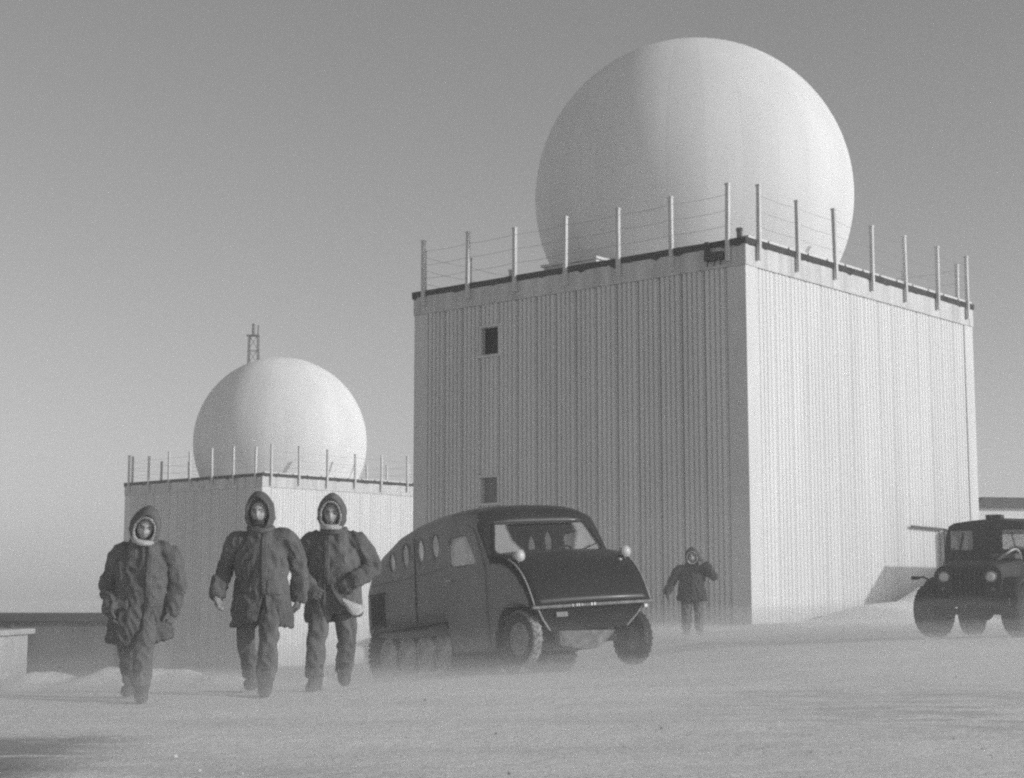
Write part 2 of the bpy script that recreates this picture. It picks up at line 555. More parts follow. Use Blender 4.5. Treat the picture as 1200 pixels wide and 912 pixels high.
def snow_material():
    m, nt = new_mat('wind_packed_snow')
    N, L = nt.nodes, nt.links
    out = N.new("ShaderNodeOutputMaterial")
    p = N.new("ShaderNodeBsdfPrincipled")
    p.inputs["Roughness"].default_value = 0.85
    p.inputs["Specular IOR Level"].default_value = 0.2
    L.new(p.outputs[0], out.inputs[0])
    geo = N.new("ShaderNodeNewGeometry")
    def mapped(scale, loc=(0, 0, 0)):
        mp = N.new("ShaderNodeMapping")
        mp.inputs["Scale"].default_value = scale
        mp.inputs["Location"].default_value = loc
        L.new(geo.outputs["Position"], mp.inputs[0])
        return mp.outputs[0]
    def noise_n(vec, sc, det=6, ro=0.6):
        n = N.new("ShaderNodeTexNoise")
        n.inputs["Scale"].default_value = sc
        n.inputs["Detail"].default_value = det
        n.inputs["Roughness"].default_value = ro
        L.new(vec, n.inputs["Vector"])
        return n.outputs["Fac"]
    def math_n(op, a, b=None, c=False):
        k = N.new("ShaderNodeMath")
        k.operation = op
        k.use_clamp = c
        for i, s in ((0, a), (1, b)):
            if s is None: continue
            if isinstance(s, (int, float)): k.inputs[i].default_value = s
            else: L.new(s, k.inputs[i])
        return k.outputs[0]
    def rng(v, a, b, c=0.0, d=1.0):
        k = N.new("ShaderNodeMapRange")
        k.interpolation_type = 'SMOOTHSTEP'
        for i, s in enumerate((v, a, b, c, d)):
            if isinstance(s, (int, float)): k.inputs[i].default_value = s
            else: L.new(s, k.inputs[i])
        return k.outputs[0]
    sep = N.new("ShaderNodeSeparateXYZ")
    L.new(geo.outputs["Position"], sep.inputs[0])
    X, Y = sep.outputs[0], sep.outputs[1]
    big = noise_n(mapped((0.35, 0.9, 1)), 0.9)
    mid = noise_n(mapped((0.6, 1.6, 1), (7, 3, 0)), 2.2, 8, 0.65)
    fine = noise_n(mapped((1, 1.3, 1)), 38, 3, 0.7)
    # scoured grey gravel showing through the packed snow: the travelled strip at right and the patch at lower left
    wob = math_n('MULTIPLY_ADD', big, 3.0)
    strip = math_n('MULTIPLY', rng(Y, 9.6, 11.4), rng(Y, 17.5, 13.0))
    strip = math_n('MULTIPLY', strip, rng(X, 0.2, 3.2))
    road = math_n('MULTIPLY', strip, rng(mid, 0.42, 0.62))
    px = math_n('MULTIPLY', rng(X, -1.95, -2.75), rng(math_n('ADD', Y, math_n('MULTIPLY', mid, 0.9)), 10.95, 10.5))
    px = math_n('MULTIPLY', px, rng(mid, 0.34, 0.50))
    scour = math_n('MULTIPLY', rng(big, 0.46, 0.70), 0.7)
    dirt = math_n('ADD', math_n('MULTIPLY', road, 0.55), math_n('MULTIPLY', scour, 0.35), True)
    dirt = math_n('ADD', dirt, math_n('MULTIPLY', px, 0.85), True)
    speck = math_n('MULTIPLY', rng(fine, 0.62, 0.72), 0.25)
    dirt = math_n('ADD', dirt, speck, True)
    mx = N.new("ShaderNodeMix")
    mx.data_type = 'RGBA'
    L.new(dirt, mx.inputs["Factor"])
    mx.inputs[6].default_value = (0.88, 0.88, 0.88, 1)
    mx.inputs[7].default_value = (0.20, 0.20, 0.20, 1)
    L.new(mx.outputs[2], p.inputs["Base Color"])
    crust = noise_n(mapped((0.8, 1.3, 1), (3, 9, 0)), 9, 5, 0.65)
    h = math_n('ADD', math_n('MULTIPLY', mid, 0.09), math_n('MULTIPLY', fine, 0.016))
    h = math_n('ADD', h, math_n('MULTIPLY', crust, 0.05))
    bp = N.new("ShaderNodeBump")
    bp.inputs["Strength"].default_value = 0.7
    bp.inputs["Distance"].default_value = 1.0
    L.new(h, bp.inputs["Height"])
    L.new(bp.outputs[0], p.inputs["Normal"])
    return m
ground = mesh_obj("ground", gme, snow_material(), smooth=True)
tag(ground, kind='structure')

# ------------------------------------------------------------------ haze and blowing snow
def haze_box():
    bm = bmesh.new()
    box(bm, -880, 880, -190, 1180, -9.0, 30.0)
    o = build("haze", bm, volume('thin_air', 0.0011))
    return tag(o, 'thin even frost haze over the whole site', kind='stuff')
haze_box()

def snow_layer(name, top, dens, wav, x0, x1, y0, y1, sd, label):
    """Snow drifting in a sheet over the ground: a closed body whose top follows the terrain."""
    xs = axis([(x0, -9, 1.2), (-9, 11, 0.5), (11, x1, 1.2)])
    ys = axis([(y0, 30, 0.5), (30, y1, 1.2)])
    n = len(xs)
    bm = bmesh.new()
    tv, bv = [], []
    for y in ys:
        for x in xs:
            h = ground_h(x, y, False)
            e = min(1.0, min(x - x0, x1 - x, y - y0, y1 - y) / 3.0)
            t = top * (1 + wav * nz((x * 0.4, y, 0), 0.55, sd) + 0.6 * wav * nz((x * 0.8, y * 1.3, 0), 1.3, sd + 4))
            tv.append(bm.verts.new((x, y, h + max(0.04, t * e))))
            bv.append(bm.verts.new((x, y, h - 0.6)))
    m = len(ys)
    for j in range(m - 1):
        for i in range(n - 1):
            a, b, c, d = j * n + i, j * n + i + 1, (j + 1) * n + i + 1, (j + 1) * n + i
            bm.faces.new((tv[a], tv[b], tv[c], tv[d]))
            bm.faces.new((bv[d], bv[c], bv[b], bv[a]))
    rim = [i for i in range(n)] + [j * n + n - 1 for j in range(1, m)] + [(m - 1) * n + i for i in range(n - 2, -1, -1)] + [j * n for j in range(m - 2, 0, -1)]
    for a, b in zip(rim, rim[1:] + rim[:1]):
        bm.faces.new((tv[b], tv[a], bv[a], bv[b]))
    o = build(name, bm, volume(name + '_air', dens, 0.3), smooth=False)
    return tag(o, label, kind='stuff')
snow_layer("blowing_snow", 0.11, 0.125, 0.8, -40, 40, 6.5, 95, 11, 'thick low sheet of snow blowing over the ground')
snow_layer("blowing_snow", 0.22, 0.085, 0.8, -40, 40, 6.5, 95, 15, 'ankle-deep ground drift of blowing snow')
snow_layer("blowing_snow", 0.52, 0.025, 0.8, -40, 40, 6.0, 95, 18, 'knee-deep ground drift of blowing snow')
snow_layer("blowing_snow", 2.6, 0.0042, 0.35, -45, 45, -3, 105, 31, 'thin high veil of blowing snow above the drift')

# ------------------------------------------------------------------ radar towers
WR, WL, HT = 13.55, 12.27, 10.23

def rib_profile(u0, u1, panels, ribs, depth, groove):
    """Outline (u, d) of ribbed siding seen in plan: raised ribs and a deep groove at each panel joint."""
    pts = []
    pw = (u1 - u0) / panels
    for p in range(panels):
        b = u0 + p * pw
        g = 0.042
        pts += [(b, -groove), (b + g, -groove), (b + g + 0.006, 0.0)]
        rw = (pw - 2 * g) / ribs
        for r in range(ribs):
            c = b + g + rw * r
            if r:
                pts += [(c - 0.012, depth), (c + 0.0, 0.0)]
            pts += [(c + rw * 0.26, 0.0), (c + rw * 0.36, depth)]
            if r == ribs - 1:
                pts += [(c + rw * 0.96, depth), (c + rw * 1.0, 0.0)]
        pts += [(b + pw - g, -groove)]
    pts.append((u1, -groove))
    return pts

def radar_tower(loc, label, dome_label, windows, base, dome_z=3.45):
    t = empty("radar_tower", loc, label, "radar tower", rot=(0, 0, R(49)))
    z0, zs = base, HT - 0.58
    # core and siding of the four faces: (origin, along, outward, length)
    faces = [(Vector((0, 0, 0)), Vector((1, 0, 0)), Vector((0, -1, 0)), WR),
             (Vector((0, 0, 0)), Vector((0, 1, 0)), Vector((-1, 0, 0)), WL),
             (Vector((WR, 0, 0)), Vector((0, 1, 0)), Vector((1, 0, 0)), WL),
             (Vector((0, WL, 0)), Vector((1, 0, 0)), Vector((0, 1, 0)), WR)]
    for fi, (o, a, n, ln) in enumerate(faces):
        bm = bmesh.new()
        prof = rib_profile(0.55, ln - 0.55, 15, 4, *((0.02, 0.012) if fi in (0, 3) else (0.06, 0.09)))
        ring = [o + a * u + n * d for u, d in prof] + [o + a * (ln - 0.55) - n * 0.25, o + a * 0.55 - n * 0.25]
        wins = windows if fi == 1 else []
        loft(bm, [[p + Vector((0, 0, z)) for p in ring] for z in (z0, zs)])
        cuts = []
        for (u0, u1, w0, w1, _m) in wins:
            c = bmesh.new()
            box(c, -0.5, 0.5, u0, u1, w0, w1)
            cuts.append(c)
        if cuts:
            me = cut(bm, cuts)
            mesh_obj("wall", me, M['siding'], t)
        else:
            build("wall", bm, M['siding'], t)
    bm = bmesh.new()
    box(bm, 0.3, WR - 0.3, 0.3, WL - 0.3, z0, HT - 0.02)
    build("core", bm, M['shedwall'], t)
    for (x, y) in ((0, 0), (WR, 0), (0, WL), (WR, WL)):
        bm = bmesh.new()
        sx, sy = (1 if x == 0 else -1), (1 if y == 0 else -1)
        xa, xb = sorted((x - sx * 0.05, x + sx * 0.548))
        ya, yb = sorted((y - sy * 0.05, y + sy * 0.548))
        box(bm, xa, xb, ya, yb, z0, zs + 0.004, bev=0.012)
        build("corner_trim", bm, M['trim'], t)
    # fascia boards, each bay a board with a slim joint
    bm = bmesh.new()
    d0, d1 = -0.066, 0.2
    for o, a, n, ln in faces:
        k = 6
        for i in range(k):
            u0 = (ln / k) * i + (0.012 if i else -0.075)
            u1 = (ln / k) * (i + 1) - (0.0 if i < k - 1 else -0.075)
            p = [o + a * u0 - n * d0, o + a * u1 - n * d0, o + a * u1 - n * d1, o + a * u0 - n * d1]
            if n.y != 0:
                if i == 0: p[0] -= a * 0.0
            loft(bm, [[q + Vector((0, 0, z)) for q in p] for z in (zs + 0.008 + (0.002 if n.x else 0), HT - (0.002 if n.x else 0))])
    build("fascia", bm, M['fascia'], t)
    # dark tarred roof edge, uneven along its length
    bm = bmesh.new()
    for o, a, n, ln in faces:
        k = 110
        rings = []
        for i in range(k + 1):
            u = -0.11 + (ln + 0.22) * i / k
            w = 0.03 * nz((u, n.x * 3, n.y * 5), 1.1, ln)
            drop = 0.30 * max(0, nz((u * 2.4, n.x * 7, n.y), 1.1, 4) - 0.12) * (1.0 if n.x else 0.25) + 0.05 * max(0, nz((u * 5, n.x * 7, n.y), 1.3, 9))
            c = o + a * u
            e = 0.001 if n.x else 0.0
            rings.append([c + n * (0.085 + w + e) + Vector((0, 0, HT + 0.006 - drop)), c + n * (0.11 + w + e) + Vector((0, 0, HT + 0.17 + e)),
                          c - n * 0.22 + Vector((0, 0, HT + 0.17 + e)), c - n * 0.22 + Vector((0, 0, HT + 0.006 - e))])
        loft(bm, rings)
    build("roof_edge", bm, M['tar'], t)
    bm = bmesh.new()
    box(bm, 0.22, WR - 0.22, 0.22, WL - 0.22, HT, HT + 0.12)
    build("roof", bm, M['roofsnow'], t)
    # pale cap strip with gaps along the sunny edge
    bm = bmesh.new()
    for o, a, n, ln in faces[:1]:
        for i in range(13):
            u0 = ln * i / 13 + 0.05
            u1 = ln * (i + 1) / 13 - 0.05
            p = [o + a * u0 + n * 0.10, o + a * u1 + n * 0.10, o + a * u1 - n * 0.1, o + a * u0 - n * 0.1]
            loft(bm, [[q + Vector((0, 0, z)) for q in p] for z in (HT + 0.176, HT + 0.24)])
    build("edge_cap", bm, M['trim'], t)
    for (u0, u1, w0, w1, pm) in windows:
        bm = bmesh.new()
        e = 0.07
        box(bm, -0.085, 0.02, u0 - e, u1 + e, w1 + 0.001, w1 + e)
        box(bm, -0.115, 0.02, u0 - e - 0.05, u1 + e + 0.05, w0 - e, w0 - 0.001)
        box(bm, -0.08, 0.02, u0 - e, u0 - 0.001, w0 + 0.001, w1 - 0.001)
        box(bm, -0.08, 0.02, u1 + 0.001, u1 + e, w0 + 0.001, w1 - 0.001)
        fr = build("window", bm, M['trim'], t)
        bm = bmesh.new()
        box(bm, 0.12, 0.14, u0 - 0.02, u1 + 0.02, w0 - 0.02, w1 + 0.02)
        build("pane", bm, pm, fr)
    # radome
    rc, rz = 5.14, HT + dome_z
    dcx, dcy = WR / 2 - 0.21, WL / 2 + 0.03
    bm = bmesh.new()
    prof = []
    a0 = math.asin(-(rz - HT - 0.10) / rc)
    for i in range(49):
        a = a0 + (math.pi / 2 - a0) * i / 48
        prof.append((rc * math.cos(a) if i < 48 else 0.0, rz + rc * math.sin(a)))
    lathe(bm, prof, 96)
    bmesh.ops.translate(bm, verts=bm.verts, vec=(dcx, dcy, 0))
    dome = build("radome", bm, M['radome'], t, smooth=True)
    dome['label'] = dome_label
    bm = bmesh.new()
    rb = rc * math.cos(a0)
    lathe(bm, [(rb + 0.16, HT + 0.121), (rb + 0.16, HT + 0.33), (rb + 0.02, HT + 0.36), (rb + 0.02, HT + 0.121)], 72)
    bmesh.ops.translate(bm, verts=bm.verts, vec=(dcx, dcy, 0))
    build("base_ring", bm, M['trim'], dome)
    bm = bmesh.new()
    box(bm, -0.05 - 0.16, WR + 0.16, -0.16, WL + 0.16, z0 - 0.3, -0.02)
    build("plinth", bm, M['shedwall'], t)
    return t

def roof_railing(loc, label, wind):
    """Posts standing on the outside of the fascia with three wires."""
    f = empty("roof_railing", loc, label, "railing", rot=(0, 0, R(49)))
    zb, zt = HT - 0.42, HT + 1.64
    d = 0.135
    spots = []
    for u in (0.5, 2.52, 4.6, 6.75, 8.85, 11.0, 13.1): spots.append((u, -d, 0))
    for u in (0.46, 2.3, 4.15, 6.1, 8.05, 9.97, 11.86): spots.append((-d, u, 1))
    for u in (0.5, 2.6, 4.7, 6.9, 9.0, 11.1, 13.1): spots.append((u, WL + d, 0))
    for u in (0.5, 2.4, 4.3, 6.1, 8.0, 9.9, 11.8): spots.append((WR + d, u, 1))
    rnd = random.Random(int(wind * 100))
    for i, (x, y, ax) in enumerate(spots):
        bm = bmesh.new()
        h = zt + rnd.uniform(-0.1, 0.1)
        lx, ly = rnd.uniform(-0.035, 0.035), rnd.uniform(-0.035, 0.035)
        w = 0.052
        r = [[Vector((x + a * w + lx * s, y + b * w + ly * s, z)) for a, b in ((-1, -1), (1, -1), (1, 1), (-1, 1))]
             for s, z in ((0, zb + rnd.uniform(-0.12, 0.12)), (1, h))]
        loft(bm, r)
        box(bm, x + lx - 0.065, x + lx + 0.065, y + ly - 0.065, y + ly + 0.065, h + 0.001, h + 0.05)
        build("post", bm, M['post'], f)
    for zz in (0.55, 0.98, 1.42):
        for (a, b) in ((0, 6), (7, 13), (14, 20), (21, 27)):
            bm = bmesh.new()
            pts = []
            for k in range(a, b):
                A, B = spots[k], spots[k + 1]
                for i in range(6):
                    q = i / 6
                    pts.append((A[0] + (B[0] - A[0]) * q, A[1] + (B[1] - A[1]) * q, HT + zz - 0.03 * math.sin(math.pi * q) - 0.012 * zz * rnd.random() * (0 < i)))
            pts.append((spots[b][0], spots[b][1], HT + zz))
            tube(bm, pts, 0.005, 4)
            build("wire", bm, M['wire'], f)
    return f

near = (KX, KY, 0)
WIN = [(8.76, 9.46, 8.10, 8.94, M['windark']), (8.79, 9.48, 3.61, 4.38, M['dullpane'])]
radar_tower(near, 'tall white ribbed radar tower with two small windows, nearest the vehicles, carrying the larger radome',
            'large white radome lit from the right', WIN, -3.0)
roof_railing(near, 'row of grey posts and wires round the roof of the nearer radar tower', 0.3)
FX, FY, FZ = -13.5, 88.3, -2.95
far = (FX, FY, FZ)
radar_tower(far, 'white radar tower standing behind the three walking men, carrying the smaller looking radome',
            'white radome on the more distant tower', [], -2.5, 2.62)
roof_railing(far, 'row of posts and wires round the roof of the more distant radar tower', 0.7)

def to_world(lx, ly, lz, base=near):
    v = UR * lx + UL * ly
    return Vector((base[0] + v.x, base[1] + v.y, base[2] + lz))

# black burnt bracket hanging on the fascia by the near corner, and pipe stub at the corner
def bracket():
    b = empty("floodlight", to_world(-0.10, 0.85, HT - 0.25), 'black broken lamp bracket on the fascia near the front corner of the nearer tower', "floodlight", rot=(0, 0, R(49)))
    bm = bmesh.new()
    box(bm, -0.16, 0.02, -0.28, 0.30, -0.12, 0.10, bev=0.02)
    box(bm, -0.13, -0.02, 0.18, 0.30, 0.10, 0.42, bev=0.01)
    build("housing", bm, M['tar'], b)
    for y in (-0.22, -0.02, 0.2):
        bm = bmesh.new()
        tube(bm, [(-0.08, y, -0.10), (-0.10, y + 0.03, -0.27)], 0.02, 6)
        build("hanger", bm, M['tar'], b)
bracket()
def chimney_stub():
    c = empty("vent_pipe", to_world(0.42, 0.42, HT + 0.121), 'short dark vent pipe at the front corner of the nearer tower roof', "pipe")
    bm = bmesh.new()
    lathe(bm, [(0.085, 0.0), (0.085, 0.36), (0.10, 0.365), (0.10, 0.44), (0.03, 0.46)], 16)
    build("pipe", bm, M['steel'], c, smooth=False)
chimney_stub()
def roof_hatch():
    h = empty("roof_hatch", to_world(1.2, 6.6, HT + 0.121), 'pale low hatch cover on the roof edge in front of the nearer radome', "hatch", rot=(0, 0, R(49)))
    bm = bmesh.new()
    box(bm, -0.5, 0.7, -1.0, 1.0, 0, 0.34, bev=0.02)
    build("curb", bm, M['trim'], h)
    bm = bmesh.new()
    box(bm, -0.58, 0.78, -1.08, 1.08, 0.343, 0.42, bev=0.015)
    build("lid", bm, M['trim'], h)
roof_hatch()

# stay duct and pipe on the sunny wall behind the jeep
def wall_duct():
    d = empty("wall_duct", to_world(0, 0, 0), 'grey square duct with thin pipe arm on the sunny tower wall behind the jeep', "duct", rot=(0, 0, R(49)))
    bm = bmesh.new()
    box(bm, 10.72, 11.08, -0.46, -0.10, -0.4, 2.84, bev=0.02)
    build("duct", bm, M['shedwall'], d)
    bm = bmesh.new()
    tube(bm, [(8.75, -0.14, 2.93), (10.9, -0.16, 2.90), (10.9, -0.3, 2.845)], 0.045, 8)
    build("pipe", bm, M['darkroof'], d)
wall_duct()

# made-up hut out of view at right, placed to shade the sunny wall
def shadow_hut():
    P = Vector((11.01, 48.48, 0)) + SUN_DIR * 8.0
    zt = 1.71 + 8.0 * math.tan(SUN_EL)
    h = empty("shadow_hut", (P.x, P.y, ground_h(P.x + 2, P.y)), 'dark flat-roofed hut added out of view right of the jeep to shade the tower wall', "hut", rot=(0, 0, R(49)))
    z = zt - h.location.z
    bm = bmesh.new()
    box(bm, 0.0, 5.5, -3.5, -0.0, -0.8, z - 0.12)
    build("wall", bm, M['shedwall'], h)
    bm = bmesh.new()
    box(bm, -0.06, 5.6, -3.6, 0.06, z - 0.117, z, bev=0.02)
    build("roof", bm, M['darkroof'], h)
    bm = bmesh.new()
    box(bm, -0.05, -0.003, -2.2, -1.3, 0.0, 2.0)
    build("door", bm, M['darkroof'], h)
shadow_hut()

def distant_block():
    h = empty("long_building", (17.2, 84.0, 0.5), 'long low white building with a dark roof edge, beyond the nearer tower on the right', "building", rot=(0, 0, R(14)))
    bm = bmesh.new()
    box(bm, 0, 26, 0, 9, -2.0, 4.95)
    build("wall", bm, M['siding'], h)
    bm = bmesh.new()
    box(bm, -0.4, 26.4, -0.4, 9.4, 4.953, 5.12, bev=0.03)
    r = build("roof", bm, M['darkroof'], h)
    bm = bmesh.new()
    loft(bm, [[Vector((x0, y, 5.123)) for x0, y in ((7.5, 0.0), (22, 0.0), (22, 5), (7.5, 5))],
              [Vector((x0, y, 5.52)) for x0, y in ((8.0, 0.3), (21.5, 0.3), (21.5, 4.7), (8.0, 4.7))]])
    build("roof_house", bm, M['darkroof'], r)
distant_block()

# low dark building at the left and the pale shed in front of it
def low_building():
    h = empty("low_building", (-14.4, 40.0, -2.2), 'long low grey building with a dark flat roof edge at the left', "building", rot=(0, 0, R(-3)))
    bm = bmesh.new()
    box(bm, -12, 5.4, 0, 3.2, -1.5, 2.44)
    build("wall", bm, M['lowwall'], h)
    bm = bmesh.new()
    box(bm, -12.3, 5.5, -0.15, 3.35, 2.443, 2.62, bev=0.02)
    build("roof", bm, M['darkroof'], h)
    for x in (-3.1, -0.4, 2.3, 5.0):
        bm = bmesh.new()
        box(bm, x, x + 0.07, -0.05, -0.004, -1.5, 2.44)
        build("batten", bm, M['lowwall'], h)
    s = empty("storage_shed", (-13.2, 37.4, -2.1), 'small pale shed with a rounded lid in front of the low building', "shed", rot=(0, 0, R(-3)))
    bm = bmesh.new()
    box(bm, -2.6, 1.55, 0, 2.1, -1.0, 2.05, bev=0.05)
    build("wall", bm, M['shedpale'], s)
    bm = bmesh.new()
    box(bm, -2.75, 1.67, -0.14, 2.25, 2.053, 2.19, bev=0.04)
    build("roof", bm, M['shedpale'], s)
    bm = bmesh.new()
    box(bm, -0.75, 0.35, -0.05, -0.003, -0.8, 1.55, bev=0.01)
    build("door", bm, M['shedpale'], s)
low_building()

def lattice_mast():
    X, Y = -17.6, 110.0
    b = -4.0
    m = empty("lattice_mast", (X, Y, b), 'thin steel lattice mast with a small head, rising behind the more distant radome', "mast")
    H = 22.4
    hw = lambda z: 0.66 - 0.36 * z / H
    for sx, sy in ((-1, -1), (1, -1), (1, 1), (-1, 1)):
        bm = bmesh.new()
        tube(bm, [(sx * hw(0), sy * hw(0), 0), (sx * hw(H), sy * hw(H), H)], 0.045, 6)
        build("leg", bm, M['steel'], m)
    bm = bmesh.new()
    n = 22
    for i in range(n):
        z0, z1 = H * i / n, H * (i + 1) / n
        a, c = hw(z0), hw(z1)
        k = [(-1, -1), (1, -1), (1, 1), (-1, 1)]
        for j in range(4):
            p, q = k[j], k[(j + 1) % 4]
            tube(bm, [(p[0] * a, p[1] * a, z0), (q[0] * c, q[1] * c, z1)], 0.022, 4)
            tube(bm, [(p[0] * a, p[1] * a, z0), (q[0] * a, q[1] * a, z0)], 0.022, 4)
    build("bracing", bm, M['steel'], m)
    bm = bmesh.new()
    box(bm, -0.46, 0.38, -0.3, 0.3, H, H + 0.07)
    tube(bm, [(-0.02, 0, H + 0.07), (-0.02, 0, H + 0.85)], 0.10, 8)
    tube(bm, [(0.30, 0, H + 0.07), (0.30, 0, H + 0.75)], 0.05, 6)
    build("head", bm, M['steel'], m)
    bm = bmesh.new()
    tube(bm, [(0.36, 0, H - 1.1), (1.75, -1, H - 8.0), (4.5, -2, 0)], 0.016, 5)
    for s, e in (((0.62, -0.12, H - 1.75), (0.72, -0.2, H - 2.25)), ((1.0, -0.4, H - 3.4), (1.14, -0.5, H - 4.1))):
        tube(bm, [s, Vector(s).lerp(Vector(e), 0.5), e], [0.03, 0.08, 0.03], 6)
    build("stay_wire", bm, M['steel'], m)
lattice_mast()
# ------------------------------------------------------------------ vehicles
def wheel(parent, c, r, w, steer=0.0, tread=M['rubber'], rimm=M['rim'], name="wheel", treads=26, hub_out=-1):
    """A road wheel with axis along y: tyre (with tread blocks), rim and hub as children."""
    wrot = Matrix.Rotation(steer, 4, 'Z')
    piv = bpy.data.objects.new(name, None)
    bm = bmesh.new()
    prof = []
    rin = r * 0.60
    for a, hh in ((rin, -w * 0.36), (rin + (r - rin) * 0.45, -w * 0.5), (r * 0.93, -w * 0.47), (r * 0.985, -w * 0.36), (r * 0.985, w * 0.36),
                  (r * 0.93, w * 0.47), (rin + (r - rin) * 0.45, w * 0.5), (rin, w * 0.36)):
        prof.append((a, hh))
    prof.append(prof[0])
    rings = []
    S = 48
    for a, hh in prof[:-1]:
        rings.append([bm.verts.new((a * math.cos(t), hh, a * math.sin(t))) for t in (2 * math.pi * k / S for k in range(S))])
    rings.append(rings[0])
    for A, B in zip(rings, rings[1:]):
        for k in range(S):
            bm.faces.new((A[k], A[(k + 1) % S], B[(k + 1) % S], B[k]))
    tyre_side = len(bm.faces)
    for k in range(treads):
        for sgn in (-1, 1):
            ang = 2 * math.pi * (k + (0.5 if sgn > 0 else 0)) / treads
            mt = Matrix.Rotation(-ang, 4, 'Y') @ Matrix.Translation((r * 0.985, sgn * w * 0.22, 0)) @ Matrix.Rotation(sgn * 0.5, 4, 'X')
            box(bm, -0.012, r * 0.028, -w * 0.2, w * 0.2, -r * 0.05, r * 0.05, mat=mt)
    ty = build(name, bm, [M['rubber'], tread], parent, smooth=False)
    for p in ty.data.polygons:
        rad = math.hypot(p.center.x, p.center.z)
        if rad > r * 0.95: p.material_index = 1
        p.use_smooth = rad < r * 0.985
    ty.location = c
    ty.rotation_euler = (0, 0, steer)
    bpy.data.objects.remove(piv)
    bm = bmesh.new()
    o = hub_out
    lathe(bm, [(rin * 1.0, -w * 0.30 * -o), (rin * 0.98, o * w * 0.36), (rin * 0.86, o * w * 0.33), (rin * 0.80, o * w * 0.14), (rin * 0.55, o * w * 0.10), (rin * 0.45, o * w * 0.20),
               (rin * 0.30, o * w * 0.24), (rin * 0.26, o * w * 0.42), (0.0, o * w * 0.46)], 28, axis='Y')
    for k in range(5):
        t = 2 * math.pi * k / 5
        bmesh.ops.create_icosphere(bm, subdivisions=1, radius=r * 0.035, matrix=Matrix.Translation((rin * 0.5 * math.cos(t), o * w * 0.18, rin * 0.5 * math.sin(t))))
    build("rim", bm, rimm, ty, smooth=False)
    return ty

def lamp(parent, c, r, depth, stalk=None, ring=M['chrome'], shell=M['chrome'], name="headlight"):
    """Bullet headlight facing +x."""
    bm = bmesh.new()
    mt = Matrix.Translation(c) @ Matrix.Rotation(R(90), 4, 'Y')
    lathe(bm, [(0.0, -depth), (r * 0.45, -depth * 0.9), (r * 0.8, -depth * 0.55), (r, -depth * 0.1), (r * 1.06, 0.0), (r * 0.98, 0.012), (r * 0.9, 0.0)], 24, mat=mt)
    if stalk: tube(bm, [Vector(c) + Vector((-depth * 0.4, 0, -r * 0.7)), Vector(c) + Vector(stalk)], [r * 0.22, r * 0.3], 8)
    h = build(name, bm, shell, parent, smooth=True)
    bm = bmesh.new()
    lathe(bm, [(r * 0.93, 0.002), (r * 0.75, 0.018), (r * 0.4, 0.03), (0.0, 0.034)], 24, mat=mt)
    build("lens", bm, M['lamp'], h, smooth=True)
    return h

BUS_ROLL = R(2.8)
def bus_section(x, w, zt, zb, rc, n=3.0, N=14, off=0.0):
    """Closed loop of (x, y, z) of the body at station x."""
    w -= off; zt -= off; zb += off
    rc = min(rc, zt - zb - 0.02)
    half = []
    zs = zt - rc
    for i in range(6):
        z = zb + (zs - zb) * i / 5
        half.append((w - 0.05 * max(0.0, z - 1.0) - 0.035 * max(0.0, 0.75 - z), z))
    ws = half[-1][0]
    for i in range(1, N + 1):
        a = (math.pi / 2) * i / N
        half.append((ws * math.cos(a) ** (2 / n), zs + rc * math.sin(a) ** (2 / n)))
    half[-1] = (0.0, zt)
    loop = [(x, -y, z) for y, z in half] + [(x, y, z) for y, z in half[-2::-1]]
    return [Vector(p) for p in loop]

BUS_ST = [(-4.36, .76, 1.05, .72, .18), (-4.32, .84, 1.27, .72, .24), (-4.22, .895, 1.50, .72, .28), (-4.02, .925, 1.71, .72, .30), (-3.68, .94, 1.92, .72, .32),
          (-3.15, .95, 2.10, .72, .34), (-2.6, .95, 2.185, .72, .34), (-2.1, .95, 2.215, .72, .34), (-1.66, .95, 2.215, .72, .34), (-1.64, .95, 2.215, .28, .34),
          (-1.2, .95, 2.19, .28, .33), (-.9, .95, 2.14, .28, .30), (-.76, .95, 2.07, .28, .27), (-.62, .95, 1.78, .28, .18), (-.46, .945, 1.44, .28, .10),
          (-.44, .945, 1.425, .50, .10), (-.2, .94, 1.38, .50, .09), (0.0, .93, 1.30, .50, .09), (.16, .92, 1.19, .50, .08), (.27, .90, 1.05, .52, .07), (.34, .885, .89, .66, .06), (.37, .875, .80, .73, .03)]

def _finer(st):
    out = []
    for a, b in zip(st, st[1:]):
        k = 3 if b[0] - a[0] > .1 else 1
        out += [tuple(a[i] + (b[i] - a[i]) * j / k for i in range(5)) for j in range(k)]
    return out + [st[-1]]
BUS_ST = _finer(BUS_ST)

def side_y(x, z):
    """Half width of the body at (x, z), roof curve included."""
    w, zt, rc = .95, 2.1, .33
    for a, b in zip(BUS_ST, BUS_ST[1:]):
        if a[0] <= x <= b[0]:
            k = (x - a[0]) / (b[0] - a[0])
            w, zt, rc = (a[i] + (b[i] - a[i]) * k for i in (1, 2, 4))
            break
    zs = zt - rc
    y = w - 0.05 * max(0.0, min(z, zs) - 1.0) - 0.035 * max(0.0, 0.75 - z)
    if z > zs:
        q = min(1.0, (z - zs) / rc)
        y *= max(0.0, 1 - q ** 3.0) ** (1 / 3.0)
    return y

